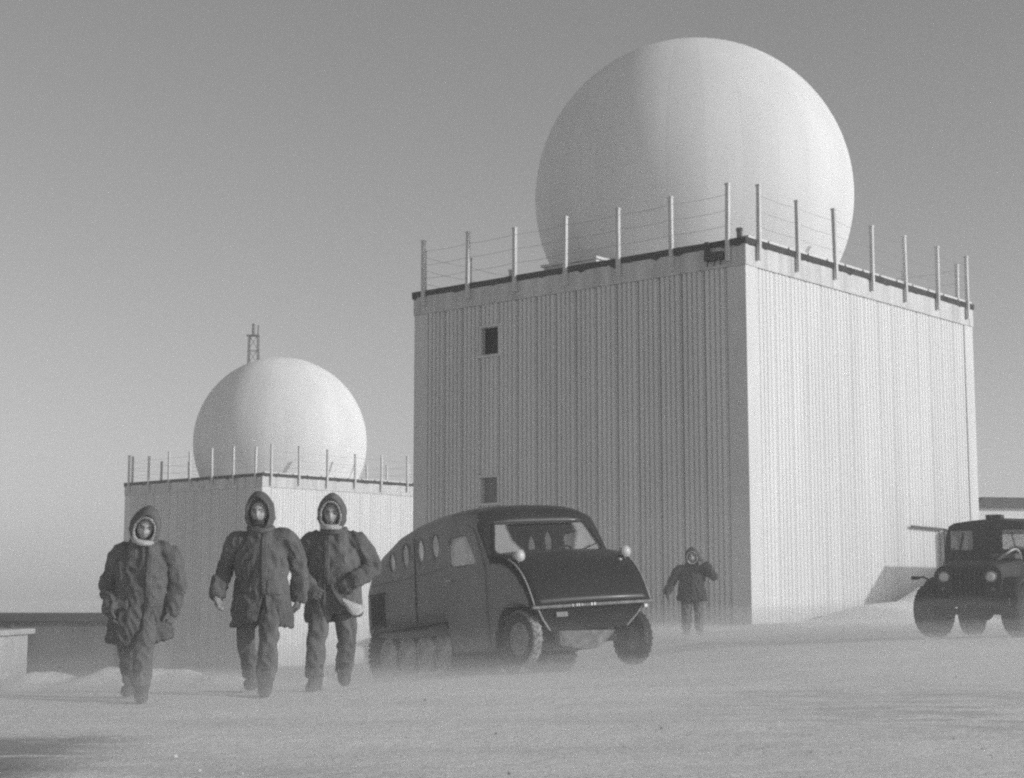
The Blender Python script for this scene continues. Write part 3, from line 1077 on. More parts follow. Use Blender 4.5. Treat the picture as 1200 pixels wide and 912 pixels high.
def snow_bus():
    G = (0.86, 20.9, 0.0)
    t = empty("snow_bus", G, 'rounded tracked snow bus with portholes and dark hood, parked before the nearer tower', "snow bus")
    t.rotation_mode = 'XYZ'
    t.matrix_world = Matrix.Translation(G) @ Matrix.Rotation(R(-60), 4, 'Z') @ Matrix.Rotation(R(-4.9), 4, 'Y')
    def part(name, bm, mat, parent=t, smooth=False, rolled=True):
        o = build(name, bm, mat, parent, smooth)
        if rolled and parent is t: o.rotation_euler = (BUS_ROLL, 0, 0)
        return o
    # ---- shell with cut openings
    bm = bmesh.new()
    loft(bm, [bus_section(*s) for s in BUS_ST])
    inner = bmesh.new()
    st = [s for s in BUS_ST if -4.2 < s[0] < -.55]
    loft(inner, [bus_section(s[0], s[1], s[2], .80, s[4], off=0.05) for s in st if s[0] not in (-1.66,)])
    cuts = [inner]
    port = [(-1.93, 1.74), (-2.38, 1.73), (-2.84, 1.71), (-3.27, 1.655)]
    prx, prz = 0.105, 0.155
    for k, (px, pz) in enumerate(port):
        c = bmesh.new()
        f = 0.86 if k == 3 else 1.0
        loft(c, [[Vector((px + prx * f * math.cos(a), y, pz + prz * f * math.sin(a))) for a in (2 * math.pi * i / 28 for i in range(28))] for y in (-1.3, 1.3)])
        cuts.append(c)
    dw = [(-1.50, 1.80), (-1.12, 1.80), (-1.02, 1.76), (-.80, 1.44), (-.84, 1.40), (-1.46, 1.42), (-1.52, 1.47), (-1.53, 1.76)]
    c = bmesh.new()
    loft(c, [[Vector((x, y, z)) for x, z in dw] for y in (-1.3, 1.3)])
    cuts.append(c)
    # windscreen opening: rounded trapezoid pushed through the sloping front
    def ws_loop(grow=0.0):
        pts = []
        lo, hi = (1.475 - grow), (1.885 + grow)
        def xat(z): return -.46 - (z - 1.44) * (.16 / .34)
        def wid(z): return .815 - 0.10 * (z - 1.47) / .41 + grow
        rr = 0.07
        for (sy, z, q) in ((-1, lo, 0), (1, lo, 1), (1, hi, 2), (-1, hi, 3)):
            for i in range(5):
                a = math.pi / 2 * i / 4 + (math.pi, -math.pi / 2, 0, math.pi / 2)[q]
                cz = z + (rr if z == lo else -rr)
                cyy = sy * (wid(z) - rr)
                zz = cz + rr * math.sin(a)
                pts.append(Vector((xat(zz), cyy + rr * math.cos(a), zz)))
        return pts
    nrm = Vector((.34, 0, .16)).normalized()
    c = bmesh.new()
    L0 = ws_loop()
    loft(c, [[p - nrm * 0.35 for p in L0], [p + nrm * 0.4 for p in L0]])
    cuts.append(c)
    for sy in (-1, 1):                                          # wheel arches
        c = bmesh.new()
        ys = (sy * 0.52, sy * 1.3)
        arch = [(-.40, .0), (-.41, .45)] + [(0.06 + .46 * math.cos(a), .42 + .40 * math.sin(a)) for a in (math.pi - math.pi * i / 14 for i in range(1, 14))] + [(.53, .42), (.9, .1), (.9, .0)]
        loft(c, [[Vector((x, y, z)) for x, z in arch] for y in ys])
        cuts.append(c)
    me = cut(bm, cuts)
    body = mesh_obj("body", me, [M['side'], M['hood'], M['inner']], t)
    for p in me.polygons:
        n = p.normal
        x_ = p.center.x
        p.material_index = 1 if (x_ > -.85 and n.x > .30) or (x_ > -1.7 and n.z > .80) else 0
        p.use_smooth = p.area < 0.06
    # inner faces: those looking towards the cabin's middle
    mid = Vector((-2.2, 0, 1.4))
    for p in me.polygons:
        d = (mid - p.center)
        d.x *= 0.3
        if -4.25 < p.center.x < -.55 and p.center.z > .78 and p.normal.dot(d) > 0.12 and abs(p.center.y) < side_y(p.center.x, p.center.z) - 0.02:
            p.material_index = 2
    body.rotation_euler = (BUS_ROLL, 0, 0)
    # ---- glass
    for k, (px, pz) in enumerate(port):
        f = 0.86 if k == 3 else 1.0
        for sy in (-1, 1):
            y = sy * (side_y(px, pz) - 0.02)
            bm = bmesh.new()
            seg = 28
            ring = [[(px + prx * f * s * math.cos(a), y + sy * dy, pz + prz * f * s * math.sin(a)) for a in (2 * math.pi * i / seg for i in range(seg))] for s, dy in ((1.0, 0.0), (1.02, 0.026), (1.13, 0.026), (1.15, 0.015))]
            V = [[bm.verts.new(p) for p in r] for r in ring]
            for A, B in zip(V, V[1:]):
                for i in range(seg): bm.faces.new((A[i], A[(i + 1) % seg], B[(i + 1) % seg], B[i]))
            fr = part("porthole", bm, M['side'])
            bm = bmesh.new()
            bm.faces.new([bm.verts.new((px + prx * f * 1.04 * math.cos(a), y, pz + prz * f * 1.04 * math.sin(a))) for a in (2 * math.pi * i / seg for i in range(seg))])
            part("pane", bm, M['porthole'], fr)
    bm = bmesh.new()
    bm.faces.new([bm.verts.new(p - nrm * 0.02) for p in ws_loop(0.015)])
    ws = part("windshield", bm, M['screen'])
    bm = bmesh.new()
    lp = ws_loop(0.008)
    tube(bm, [p + nrm * 0.012 for p in lp] + [lp[0] + nrm * 0.012], 0.014, 6)
    part("gasket", bm, M['rubber'], ws)
    for y0 in (-.35, .42):
        bm = bmesh.new()
        b0 = Vector((-.455, y0, 1.455)) + nrm * 0.03
        tube(bm, [b0, b0 + Vector((-0.05, 0.30, 0.10))], 0.008, 5)
        part("wiper", bm, M['jeepdark'], ws)
    # ---- doors: slim proud panel each side with seam, window glass and handle
    for sy in (-1, 1):
        bm = bmesh.new()
        out = [(-1.60, .30), (-.60, .30), (-.555, .9), (-.56, 1.30), (-.66, 1.55), (-.82, 1.84), (-1.0, 1.93), (-1.50, 1.93), (-1.585, 1.85)]
        hole = [(x, z) for x, z in dw]
        def rs(loop, n):
            P = [Vector((x, z, 0)) for x, z in loop]
            P.append(P[0])
            Ls = [(P[i + 1] - P[i]).length for i in range(len(P) - 1)]
            tot = sum(Ls)
            res = []
            for k in range(n):
                s = tot * k / n
                i = 0
                while s > Ls[i]:
                    s -= Ls[i]; i += 1
                res.append(P[i].lerp(P[i + 1], s / Ls[i]))
            return res
        cx0, cz0 = -1.2, 1.62
        def ang_sorted(loop, n):
            P = rs(loop, 400)
            res = []
            for k in range(n):
                a = 2 * math.pi * k / n
                best = min(P, key=lambda p: abs(((math.atan2(p.y - cz0, p.x - cx0) - a + math.pi) % (2 * math.pi)) - math.pi))
                res.append(best)
            return res
        n = 72
        O_, H_ = ang_sorted(out, n), ang_sorted(hole, n)
        rows = []
        for s, prd in ((0.0, -0.004), (0.0, 0.016), (0.25, 0.018), (0.5, 0.018), (0.75, 0.018), (0.97, 0.018), (0.97, -0.004)):
            row = []
            for o, h in zip(O_, H_):
                q = o.lerp(h, s)
                row.append(bm.verts.new((q.x, sy * (side_y(q.x, q.y) + prd), q.y)))
            rows.append(row)
        for A, B in zip(rows, rows[1:]):
            for k in range(n): bm.faces.new((A[k], A[(k + 1) % n], B[(k + 1) % n], B[k]))
        door = part("door", bm, M['side'])
        bm = bmesh.new()
        bm.faces.new([bm.verts.new((x * 1.0, sy * (side_y(x, z) - 0.02), z)) for x, z in dw])
        part("door_window", bm, M['frosted'], door)
        bm = bmesh.new()
        yh = side_y(-1.52, 1.22) + 0.018
        tube(bm, [(-1.53, sy * yh, 1.24), (-1.53, sy * (yh + 0.05), 1.24), (-1.40, sy * (yh + 0.055), 1.235)], 0.014, 8)
        part("handle", bm, M['chrome'], door)
        # panel strips and belt moulding behind the door
        bm = bmesh.new()
        for x in (-2.55,):
            tube(bm, [(x, sy * (side_y(x, z) + 0.002), z) for z in (.73, 1.0, 1.4, 1.7, 1.92)], 0.013, 6)
        part("seam", bm, M['jeepdark'])
        bm = bmesh.new()
        tube(bm, [(x, sy * (side_y(x, 1.42) + 0.004), 1.40 + 0.04 * sstep(-2.5, -1.6, x)) for x in (-4.0, -3.5, -3.0, -2.5, -2.1, -1.62)], 0.012, 6)
        part("belt_moulding", bm, M['side'])
        # louvred vent low at the rear
        bm = bmesh.new()
        for k in range(5):
            x = -4.02 + 0.10 * k
            ys = sorted((sy * (side_y(x, 1.0) - 0.004), sy * (side_y(x, 1.0) + 0.022)))
            box(bm, x, x + 0.045, ys[0], ys[1], .80, 1.22)
        for z in (.77, 1.235):
            ys = sorted((sy * (side_y(-3.8, 1.0) - 0.006), sy * (side_y(-3.8, 1.0) + 0.026)))
            box(bm, -4.04, -3.54, ys[0], ys[1], z, z + 0.03)
        part("louvre", bm, M['jeepdark'])
        # dark skirt over the track
        bm = bmesh.new()
        for a, b in ((-4.25, -2.9), (-2.9, -1.67)):
            pass
        pts = [(-4.28, .70, .715), (-3.5, .60, .717), (-2.6, .56, .717), (-1.67, .54, .717)]
        rings = []
        for x, zb, zt in pts:
            y0 = sy * (.93 if x > -4.2 else .88)
            rings.append([Vector((x, y0, zb)), Vector((x, y0 - sy * 0.03, zt)), Vector((x, y0 - sy * 0.42, zt)), Vector((x, y0 - sy * 0.42, zb))])
        loft(bm, rings)
        part("track_skirt", bm, M['hood'])
    # ---- floor, seats, wheel inside
    for (sx, sy) in ((-1.35, -.42), (-1.35, .42)):
        bm = bmesh.new()
        box(bm, sx - .25, sx + .25, sy - .26, sy + .26, .82, 1.12, bev=.05)
        box(bm, sx - .33, sx - .2, sy - .25, sy + .25, 1.10, 1.62, bev=.06)
        part("seat", bm, M['seat'])
    bm = bmesh.new()
    mt = Matrix.Translation((-.86, .42, 1.40)) @ Matrix.Rotation(R(-62), 4, 'Y')
    pts = [mt @ Vector((.2 * math.cos(a), .2 * math.sin(a), 0)) for a in (2 * math.pi * i / 28 for i in range(29))]
    tube(bm, pts, .014, 6, caps=False)
    for a in (0.5, 2.6, 4.7): tube(bm, [mt @ Vector((0, 0, -.02)), mt @ Vector((.2 * math.cos(a), .2 * math.sin(a), 0))], .009, 5)
    tube(bm, [mt @ Vector((0, 0, 0)), mt @ Vector((0, 0, -.5))], .018, 6)
    part("steering_wheel", bm, M['jeepdark'])
    bm = bmesh.new()
    box(bm, -.72, -.54, -.84, .84, 1.2, 1.40, bev=.03)
    part("dashboard", bm, M['inner'])
    # ---- hood panel laid over the nose, with bright side beads and lip
    prof = [(-.47, 1.452), (-.33, 1.432), (-.2, 1.40), (-.08, 1.355), (.03, 1.295), (.13, 1.22), (.215, 1.13), (.285, 1.03), (.345, .92), (.39, .82), (.425, .735)]
    hwid = lambda x: .885 - 0.03 * (x + .47) / .9
    bm = bmesh.new()
    rows = []
    for d in (0.004, 0.03):
        g = []
        for i, (x, z) in enumerate(prof):
            a = Vector(prof[max(i - 1, 0)]); b = Vector(prof[min(i + 1, len(prof) - 1)])
            tx, tz = (b - a).normalized()
            nxx, nzz = -tz, tx
            g.append([bm.verts.new((x + nxx * (d + .03 * (1 - v * v)), v * hwid(x), z + nzz * (d + .03 * (1 - v * v)))) for v in (j / 8 for j in range(-8, 9))])
        rows.append(g)
    bot, top = rows
    for g in rows:
        for A, B in zip(g, g[1:]):
            for j in range(16): bm.faces.new((A[j], A[j + 1], B[j + 1], B[j]))
    for i in range(len(prof) - 1):
        for j in (0, 16): bm.faces.new((bot[i][j], bot[i + 1][j], top[i + 1][j], top[i][j]))
    for i in (0, len(prof) - 1):
        for j in range(16): bm.faces.new((bot[i][j], bot[i][j + 1], top[i][j + 1], top[i][j]))
    hood = part("hood", bm, M['hood'], smooth=True)
    for sy in (-1, 1):
        bm = bmesh.new()
        tube(bm, [(x + .02, sy * (hwid(x) + .006), z + .018) for x, z in prof[3:]], .010, 6)
        part("bead", bm, M['chrome'], hood)
    bm = bmesh.new()
    tube(bm, [(.455 + .045 * (1 - v * v), v * .90, .725) for v in (j / 10 for j in range(-10, 11))], .020, 8)
    part("lip", bm, M['rim'], hood)
    # faded painted marks on the lip
    bm = bmesh.new()
    for y, w, h in ((-.36, .012, .032), (-.30, .016, .032), (-.27, .016, .032), (-.225, .012, .030), (-.09, .024, .032), (-.045, .024, .034)):
        box(bm, .476 + .045 * (1 - (y / .9) ** 2), .480 + .045 * (1 - (y / .9) ** 2), y, y + w, .712, .712 + h)
    part("marking", bm, M['chrome'], hood)
    # radiator / nose panel tucked below the lip
    bm = bmesh.new()
    loft(bm, [[Vector((.40, y, .72)) for y in (-.80, .80)] + [Vector((.10, y, .72)) for y in (.80, -.80)],
              [Vector((.28, y, .44)) for y in (-.58, .58)] + [Vector((.02, y, .44)) for y in (.58, -.58)]])
    np_ = part("nose_panel", bm, M['hood'])
    for sy in (-1, 1):
        bm = bmesh.new()
        tube(bm, [(.405, sy * .79, .71), (.35, sy * .70, .58), (.288, sy * .575, .445)], .011, 6)
        part("bead", bm, M['chrome'], np_)
    bm = bmesh.new()
    box(bm, .385, .392, -.52, -.36, .60, .66)
    part("plate", bm, M['rim'], np_)
    bm = bmesh.new()
    box(bm, .36, .43, .77, .83, .645, .70, bev=.012)
    part("tow_clip", bm, M['chrome'], np_)
    # belly pan and axle
    bm = bmesh.new()
    tube(bm, [(.0, -.74, .34), (.0, -.3, .36), (.0, .3, .36), (.0, .74, .34)], .05, 8)
    tube(bm, [(.02, -.5, .45), (-.1, -.5, .34), (.0, .5, .34), (.02, .5, .45)], .03, 6)
    part("front_axle", bm, M['jeepdark'], rolled=False)
    bm = bmesh.new()
    loft(bm, [[Vector((.22, y, .42)) for y in (-.42, -.1, .2, .42)] + [Vector((-.6, y, .46)) for y in (.42, .2, -.1, -.42)],
              [Vector((.10, y, z)) for y, z in ((-.34, .25), (-.1, .2), (.2, .2), (.32, .26))] + [Vector((-.6, y, z)) for y, z in ((.32, .26), (.2, .2), (-.1, .2), (-.34, .25))]])
    part("belly_pan", bm, M['rim'], rolled=False)
    # headlights on the hood's upper corners
    for sy in (-1, 1):
        h = lamp(t, (.10, sy * .80, 1.40), .070, .15, stalk=(-.06, 0, -.14))
        h.rotation_euler = (BUS_ROLL, 0, 0)
    bm = bmesh.new()
    bmesh.ops.create_uvsphere(bm, u_segments=12, v_segments=8, radius=.032, matrix=Matrix.Translation((.08, .70, 1.29)))
    part("marker_lamp", bm, M['chrome'], smooth=True)
    # ---- front wheels
    for sy in (-1, 1):
        w = wheel(t, (0.0, sy * .82, .335), .345, .15, R(4), M['rubbersnow'] if sy < 0 else M['rubber'], hub_out=sy)
    # ---- tracks
    for sy in (-1, 1):
        bm = bmesh.new()
        x0, x1, r, cz = -3.82, -1.95, .335, .345
        path = []
        for i in range(15):
            a = math.pi / 2 + math.pi * i / 14
            path.append((x0 + r * math.cos(a), cz + r * math.sin(a), math.cos(a), math.sin(a)))
        for i in range(1, 14): path.append((x0 + (x1 - x0) * i / 14, cz - r, 0, -1))
        for i in range(15):
            a = -math.pi / 2 + math.pi * i / 14
            path.append((x1 + r * math.cos(a), cz + r * math.sin(a), math.cos(a), math.sin(a)))
        for i in range(1, 14):
            s = i / 14
            path.append((x1 + (x0 - x1) * s, cz + r - .05 * math.sin(math.pi * s), 0, 1))
        ya, yb = sy * .50, sy * .96
        V = [[bm.verts.new((x + nx_ * d, y, z + nz_ * d)) for (d, y) in ((0, ya), (.022, ya), (.022, yb), (0, yb))] for x, z, nx_, nz_ in path]
        n = len(V)
        for i in range(n):
            A, B = V[i], V[(i + 1) % n]
            for k in range(4): bm.faces.new((A[k], A[(k + 1) % 4], B[(k + 1) % 4], B[k]))
        for i in range(0, n):
            x, z, nx_, nz_ = path[i]
            mt = Matrix.Translation((x, 0, z)) @ Matrix.Rotation(math.atan2(nx_, nz_), 4, 'Y')
            ys = sorted((ya - sy * .01, yb + sy * .012))
            box(bm, -.026, .026, ys[0], ys[1], .02, .055, mat=mt)
        part("track", bm, M['rubber'], rolled=False)
        for x in (-2.02, -2.55, -3.12, -3.72):
            w = wheel(t, (x, sy * .80, .30), .265, .13, 0, M['rubber'], M['roadwheel'], name="road_wheel", treads=0, hub_out=sy)
            bm = bmesh.new()
            lathe(bm, [(.262, sy * .055), (.274, sy * .074), (.225, sy * .086), (.212, sy * .064)], 32, axis='Y')
            part("snow_rim", bm, M['snowrim'], w, rolled=False)
    bm = bmesh.new()
    for x in (-2.3, -3.4): tube(bm, [(x, -.8, .42), (x, .8, .42)], .045, 8)
    for sy in (-1, 1):
        tube(bm, [(-1.55, sy * .55, .40), (-2.9, sy * .5, .46), (-4.1, sy * .55, .46)], .05, 8)
        lathe(bm, [(.0, -.04), (.2, -.04), (.2, .04), (.0, .04)], 18, mat=Matrix.Translation((-1.5, sy * .72, .40)), axis='Y')
    part("bogie_frame", bm, M['jeepdark'], rolled=False)
    bm = bmesh.new()
    tube(bm, [(-4.34, -.5, .66), (-4.46, -.4, .62), (-4.46, .4, .62), (-4.34, .5, .66)], .03, 8)
    part("rear_bumper", bm, M['jeepdark'])
    return t
snow_bus()

def jeep():
    X, Y = 6.75, 23.9
    g = ground_h(X, Y) + 0.01
    t = empty("jeep", (X, Y, g), 'dark military jeep with a boxy closed cab and fat tyres at the right edge', "jeep")
    t.matrix_world = Matrix.Translation((X, Y, g)) @ Matrix.Rotation(R(-90 - 31), 4, 'Z')
    # local: x forward (front axle at 0), y left
    def bx(name, boxes, mat, parent=t, bev=0.015):
        bm = bmesh.new()
        for b in boxes: box(bm, *b, bev=bev)
        return build(name, bm, mat, parent)
    # body tub
    bm = bmesh.new()
    side = [(-.62, .48), (-.62, .98), (-1.05, .98), (-2.55, .98), (-2.6, .55), (-2.3, .5), (-2.2, .42), (-.9, .42)]
    loft(bm, [[Vector((x, y, z)) for x, z in side] for y in (-.68, .68)])
    build("body", bm, M['jeep'], t)
    # hood with rounded edges
    bm = bmesh.new()
    rings = []
    for x, hw, zt in ((.42, .40, 1.01), (.30, .42, 1.05), (-.2, .50, 1.09), (-.62, .57, 1.12)):
        half = [(hw, .70), (hw, zt - .07), (hw - .03, zt - .02), (hw - .10, zt), (0, zt + .015)]
        rings.append([Vector((x, -y, z)) for y, z in half] + [Vector((x, y, z)) for y, z in half[-2::-1]])
    loft(bm, rings)
    hood = build("hood", bm, M['jeep'], t)
    bx("cowl", [(-.82, -.60, -.66, .66, .90, 1.10)], M['jeep'], bev=.03)
    # grille plate with slots
    bm = bmesh.new()
    gl = []
    for (y, z) in [(-.46, .52), (.46, .52)]: gl.append((y, z))
    for i in range(9):
        a = math.pi / 2 * i / 8
        gl.append((.33 + .155 * math.cos(a), .86 + .155 * math.sin(a)))
    for i in range(9):
        a = math.pi / 2 + math.pi / 2 * i / 8
        gl.append((-.33 + .155 * math.cos(a), .86 + .155 * math.sin(a)))
    loft(bm, [[Vector((x, y, z)) for y, z in gl] for x in (.40, .46)])
    cuts = []
    for k in range(7):
        c = bmesh.new()
        y = (k - 3) * .066
        box(c, .3, .6, y - .019, y + .019, .60, .97)
        cuts.append(c)
    gr = mesh_obj("grille", cut(bm, cuts), M['jeep'], t)
    bx("radiator", [(.405, .418, -.30, .30, .56, 1.0)], M['jeepdark'], gr, 0)
    for sy in (-1, 1):
        h = lamp(t, (.475, sy * .335, .855), .080, .05, ring=M['rim'], shell=M['rim'])
    for sy in (-1, 1):
        bm = bmesh.new()
        lathe(bm, [(0, 0), (.026, 0), (.022, .012), (0, .016)], 12, mat=Matrix.Translation((.462, sy * .36, .68)) @ Matrix.Rotation(R(90), 4, 'Y'))
        build("marker_lamp", bm, M['rim'], t)
    # narrow fenders curving over the front wheels
    for sy in (-1, 1):
        bm = bmesh.new()
        ya, yb = sy * .40, sy * .69
        prof = []
        for i in range(13):
            a = R(28) + R(140) * i / 12
            prof.append((.0 + .50 * math.cos(a), .375 + .49 * math.sin(a)))
        prof.append((-.62, .50))
        rg = []
        for x, z in prof:
            d = Vector((x, 0, z - .375)).normalized() * .03
            rg.append([Vector((x, ya, z)), Vector((x, yb - sy * .05, z)), Vector((x, yb, z - .03)), Vector((x, yb, z - .07)) , Vector((x, yb - sy * .02, z - .07)), Vector((x - d.x, yb - sy * .05, z - d.z)), Vector((x - d.x, ya, z - d.z))])
        loft(bm, rg)
        fnd = build("fender", bm, M['jeep'], t)
        if sy < 0:
            bm = bmesh.new()
            tube(bm, [(.2, -.60, .80), (.26, -.70, .86), (.26, -.82, .85)], .014, 6)
            box(bm, .25, .28, -.88, -.76, .82, .87, bev=.01)
            build("side_mirror", bm, M['jeepdark'], fnd)
    # cab: hard top with openings
    bm = bmesh.new()
    def cabsec(x, hw, zt, off=0.0):
        hw -= off; zt -= off
        half = [(hw, .985 + off), (hw, 1.2), (hw - .02, zt - .13), (hw - .045, zt - .06), (hw - .12, zt - .015), (hw - .35, zt + .015), (0, zt + .03)]
        return [Vector((x, -y, z)) for y, z in half] + [Vector((x, y, z)) for y, z in half[-2::-1]]
    loft(bm, [cabsec(-.70, .68, 1.08 + .02)] if False else [cabsec(-.66, .64, 1.60), cabsec(-.76, .64, 1.69), cabsec(-1.6, .68, 1.745), cabsec(-2.45, .68, 1.72), cabsec(-2.58, .67, 1.68)])
    inner = bmesh.new()
    loft(inner, [cabsec(-.70, .64, 1.60, .035), cabsec(-.80, .64, 1.69, .035), cabsec(-1.6, .68, 1.745, .035), cabsec(-2.45, .68, 1.72, .035), cabsec(-2.54, .67, 1.68, .035)])
    cuts = [inner]
    def bc(*a):
        c = bmesh.new()
        box(c, *a, bev=.03)
        cuts.append(c)
    bc(-1.0, -.4, -.565, -.215, 1.27, 1.56)
    bc(-1.0, -.4, .215, .565, 1.27, 1.56)
    for sy in (-1, 1):
        ya, yb = sorted((sy * .5, sy * .9))
        bc(-1.45, -.88, ya, yb, 1.20, 1.56)
        bc(-2.3, -1.7, ya, yb, 1.22, 1.54)
    bc(-2.8, -2.3, -.5, .5, 1.22, 1.56)
    cab = mesh_obj("cab", cut(bm, cuts), M['jeep'], t)
    for sy in (-1, 1):
        ya, yb = sorted((sy * .20, sy * .58))
        bx("windshield", [(-.690, -.684, ya, yb, 1.26, 1.57)], M['glass'], cab, 0)
        yw = sy * .655
        bx("side_window", [(-1.46, -.87, yw - .002, yw + .002, 1.19, 1.57)], M['glass'], cab, 0)
        bx("side_window", [(-2.31, -1.69, yw - .002, yw + .002, 1.21, 1.55)], M['glass'], cab, 0)
        # door seams and handle
        bm = bmesh.new()
        for x in (-.84, -1.52): tube(bm, [(x, sy * .692, .52), (x, sy * .692, 1.60)], .008, 5)
        tube(bm, [(-.84, sy * .692, .52), (-1.52, sy * .692, .52)], .008, 5)
        build("door_seam", bm, M['jeepdark'], cab)
        bm = bmesh.new()
        tube(bm, [(-1.44, sy * .69, 1.08), (-1.44, sy * .73, 1.08), (-1.34, sy * .73, 1.08)], .011, 6)
        build("handle", bm, M['rim'], cab)
    bx("rear_window", [(-2.565, -2.561, -.52, .52, 1.2, 1.58)], M['glass'], cab, 0)
    for sy in (-1, 1):
        bm = bmesh.new()
        tube(bm, [(-.655, sy * .42, 1.26), (-.65, sy * .36, 1.52)], .008, 5)
        build("wiper", bm, M['jeepdark'], cab)
    bm = bmesh.new()
    box(bm, -1.25, -1.05, -.12, .12, 1.735, 1.81, bev=.02)
    build("roof_vent", bm, M['jeep'], cab)
    bm = bmesh.new()
    tube(bm, [(-.10, .30, 1.10), (-.06, .44, 1.20), (-.2, .52, 1.26), (-.52, .50, 1.22), (-.62, .50, 1.12)], .018, 8, smoothn=5)
    build("breather_hose", bm, M['chrome'], hood, smooth=True)
    bm = bmesh.new()
    box(bm, -.58, -.30, .12, .50, 1.12, 1.20, bev=.03)
    build("hood_pack", bm, M['cloth'], hood)
    # seats and wheel inside
    for sy in (-1, 1):
        bx("seat", [(-1.62, -1.18, sy * .36 - .22, sy * .36 + .22, .84, .97), (-1.70, -1.60, sy * .36 - .21, sy * .36 + .21, .95, 1.33)], M['seat'], t, .03)
    bm = bmesh.new()
    mt = Matrix.Translation((-1.02, .36, 1.15)) @ Matrix.Rotation(R(-60), 4, 'Y')
    tube(bm, [mt @ Vector((.19 * math.cos(a), .19 * math.sin(a), 0)) for a in (2 * math.pi * i / 24 for i in range(25))], .013, 6, caps=False)
    tube(bm, [mt @ Vector((0, 0, 0)), mt @ Vector((0, 0, -.45))], .016, 6)
    tube(bm, [mt @ Vector((-.19, 0, 0)), mt @ Vector((.19, 0, 0))], .009, 5)
    build("steering_wheel", bm, M['jeepdark'], t)
    # bumper, frame, axles
    bx("bumper", [(.56, .64, -.62, .62, .44, .56), (.44, .56, -.38, -.30, .45, .55), (.44, .56, .30, .38, .45, .55)], M['jeep'])
    bm = bmesh.new()
    tube(bm, [(0, -.62, .36), (0, .62, .36)], .045, 8)
    ellipsoid(bm, (0, .12, .36), (.13, .12, .13), seg=12, rings=8)
    tube(bm, [(-2.03, -.62, .36), (-2.03, .62, .36)], .045, 8)
    ellipsoid(bm, (-2.03, 0, .36), (.13, .12, .13), seg=12, rings=8)
    for sy in (-1, 1): box(bm, -2.55, .5, sy * .36 - .03, sy * .36 + .03, .42, .50)
    build("axle", bm, M['jeepdark'], t)
    for x in (0.0, -2.03):
        for sy in (-1, 1):
            wheel(t, (x, sy * .63, .375), .385, .29, R(-14) if x == 0 else 0, M['rubber'], M['jeep'], treads=24, hub_out=sy)
    return t
jeep()
# ------------------------------------------------------------------ people
def head_bm(bm, c, yaw, tilt, s=1.0):
    """Head with brow, eye sockets, nose, mouth, chin and ears, facing -y before yaw/tilt."""
    b = bmesh.new()
    bmesh.ops.create_uvsphere(b, u_segments=64, v_segments=48, radius=1)
    for v in b.verts:
        x, y, z = v.co
        px, py, pz = x * .081, y * .098, z * .118
        # taper to the jaw
        if z < 0:
            f = 1 - .34 * (-z) ** 1.5
            px *= f
            if y > 0: py *= (1 + .1 * z)
        fr = max(0.0, -y)
        def G(cx, cz, sx, sz): return math.exp(-((px - cx) / sx) ** 2 - ((pz - cz) / sz) ** 2) * (fr ** 1.0)
        d = 0.020 * G(0, -.028, .015, .018) + 0.010 * G(0, .002, .009, .024)      # nose
        d += .009 * G(0, .030, .045, .010)                                       # brow
        d -= .019 * (G(-.032, .008, .017, .012) + G(.032, .008, .017, .012))      # sockets
        d += .007 * (G(-.042, -.025, .018, .018) + G(.042, -.025, .018, .018))    # cheekbones
        d += .008 * (G(0, -.060, .022, .007) + G(0, -.073, .018, .006)) - .007 * G(0, -.066, .022, .003)   # lips
        d += .012 * G(0, -.098, .022, .015)                                      # chin
        py -= d
        v.co = (px, py, pz)
    for sx in (-1, 1):
        ellipsoid(b, (sx * .076, .012, -.005), (.012, .022, .034), seg=10, rings=8)
    mt = Matrix.Translation(c) @ Matrix.Rotation(yaw, 4, 'Z') @ Matrix.Rotation(tilt[0], 4, 'X') @ Matrix.Rotation(tilt[1], 4, 'Y') @ Matrix.Scale(s, 4)
    bmesh.ops.transform(b, matrix=mt, verts=b.verts)
    me = bpy.data.meshes.new("h")
    b.to_mesh(me)
    b.free()
    bm.from_mesh(me)
    bpy.data.meshes.remove(me)
    return mt

def hand_bm(bm, wrist, d, palm_n, thumb_side, curl=0.6, s=1.0, fat=1.0):
    """Palm, four unequal bent fingers and a thumb. d: towards the fingertips; palm_n: the way the palm faces; thumb_side: +1/-1."""
    d = Vector(d).normalized()
    pn = Vector(palm_n)
    pn = (pn - d * pn.dot(d)).normalized()
    a = d.cross(pn) * thumb_side                     # towards the thumb
    w = Vector(wrist)
    # palm as an elliptical loft
    rings = []
    for t, hw, th in ((-.02, .030, .024), (.02, .036, .022), (.06, .043, .021), (.09, .042, .018), (.102, .036, .013)):
        ring = []
        for k in range(14):
            an = 2 * math.pi * k / 14
            ring.append(w + (d * t + a * hw * math.cos(an) * fat + pn * th * math.sin(an) * fat) * s)
        rings.append(ring)
    loft(bm, rings)
    for k, (off, ln) in enumerate(((.030, .074), (.010, .082), (-.011, .076), (-.031, .060))):
        base = w + (d * .085 + a * off * fat) * s
        p = [base]
        ang = 0.12 * curl
        for seg, fr in enumerate((.45, .32, .27)):
            ang += curl * (.45, .65, .45)[seg]
            spread = a * (off * .35)
            p.append(p[-1] + ((d * math.cos(ang) + pn * math.sin(ang) + spread).normalized() * ln * fr) * s)
        tube(bm, p, [.0105 * s * fat, .0102 * s * fat, .0092 * s * fat, .0065 * s * fat], 8, smoothn=3)
    b0 = w + (d * .022 + a * .028 * fat) * s
    b1 = b0 + (d * .028 + a * .028 + pn * .008) * s
    b2 = b1 + (d * .032 + a * .008 + pn * .012) * s
    b3 = b2 + (d * .022 - a * .002 + pn * .012) * s
    tube(bm, [b0, b1, b2, b3], [.014 * s * fat, .0125 * s * fat, .011 * s * fat, .007 * s * fat], 8, smoothn=3)

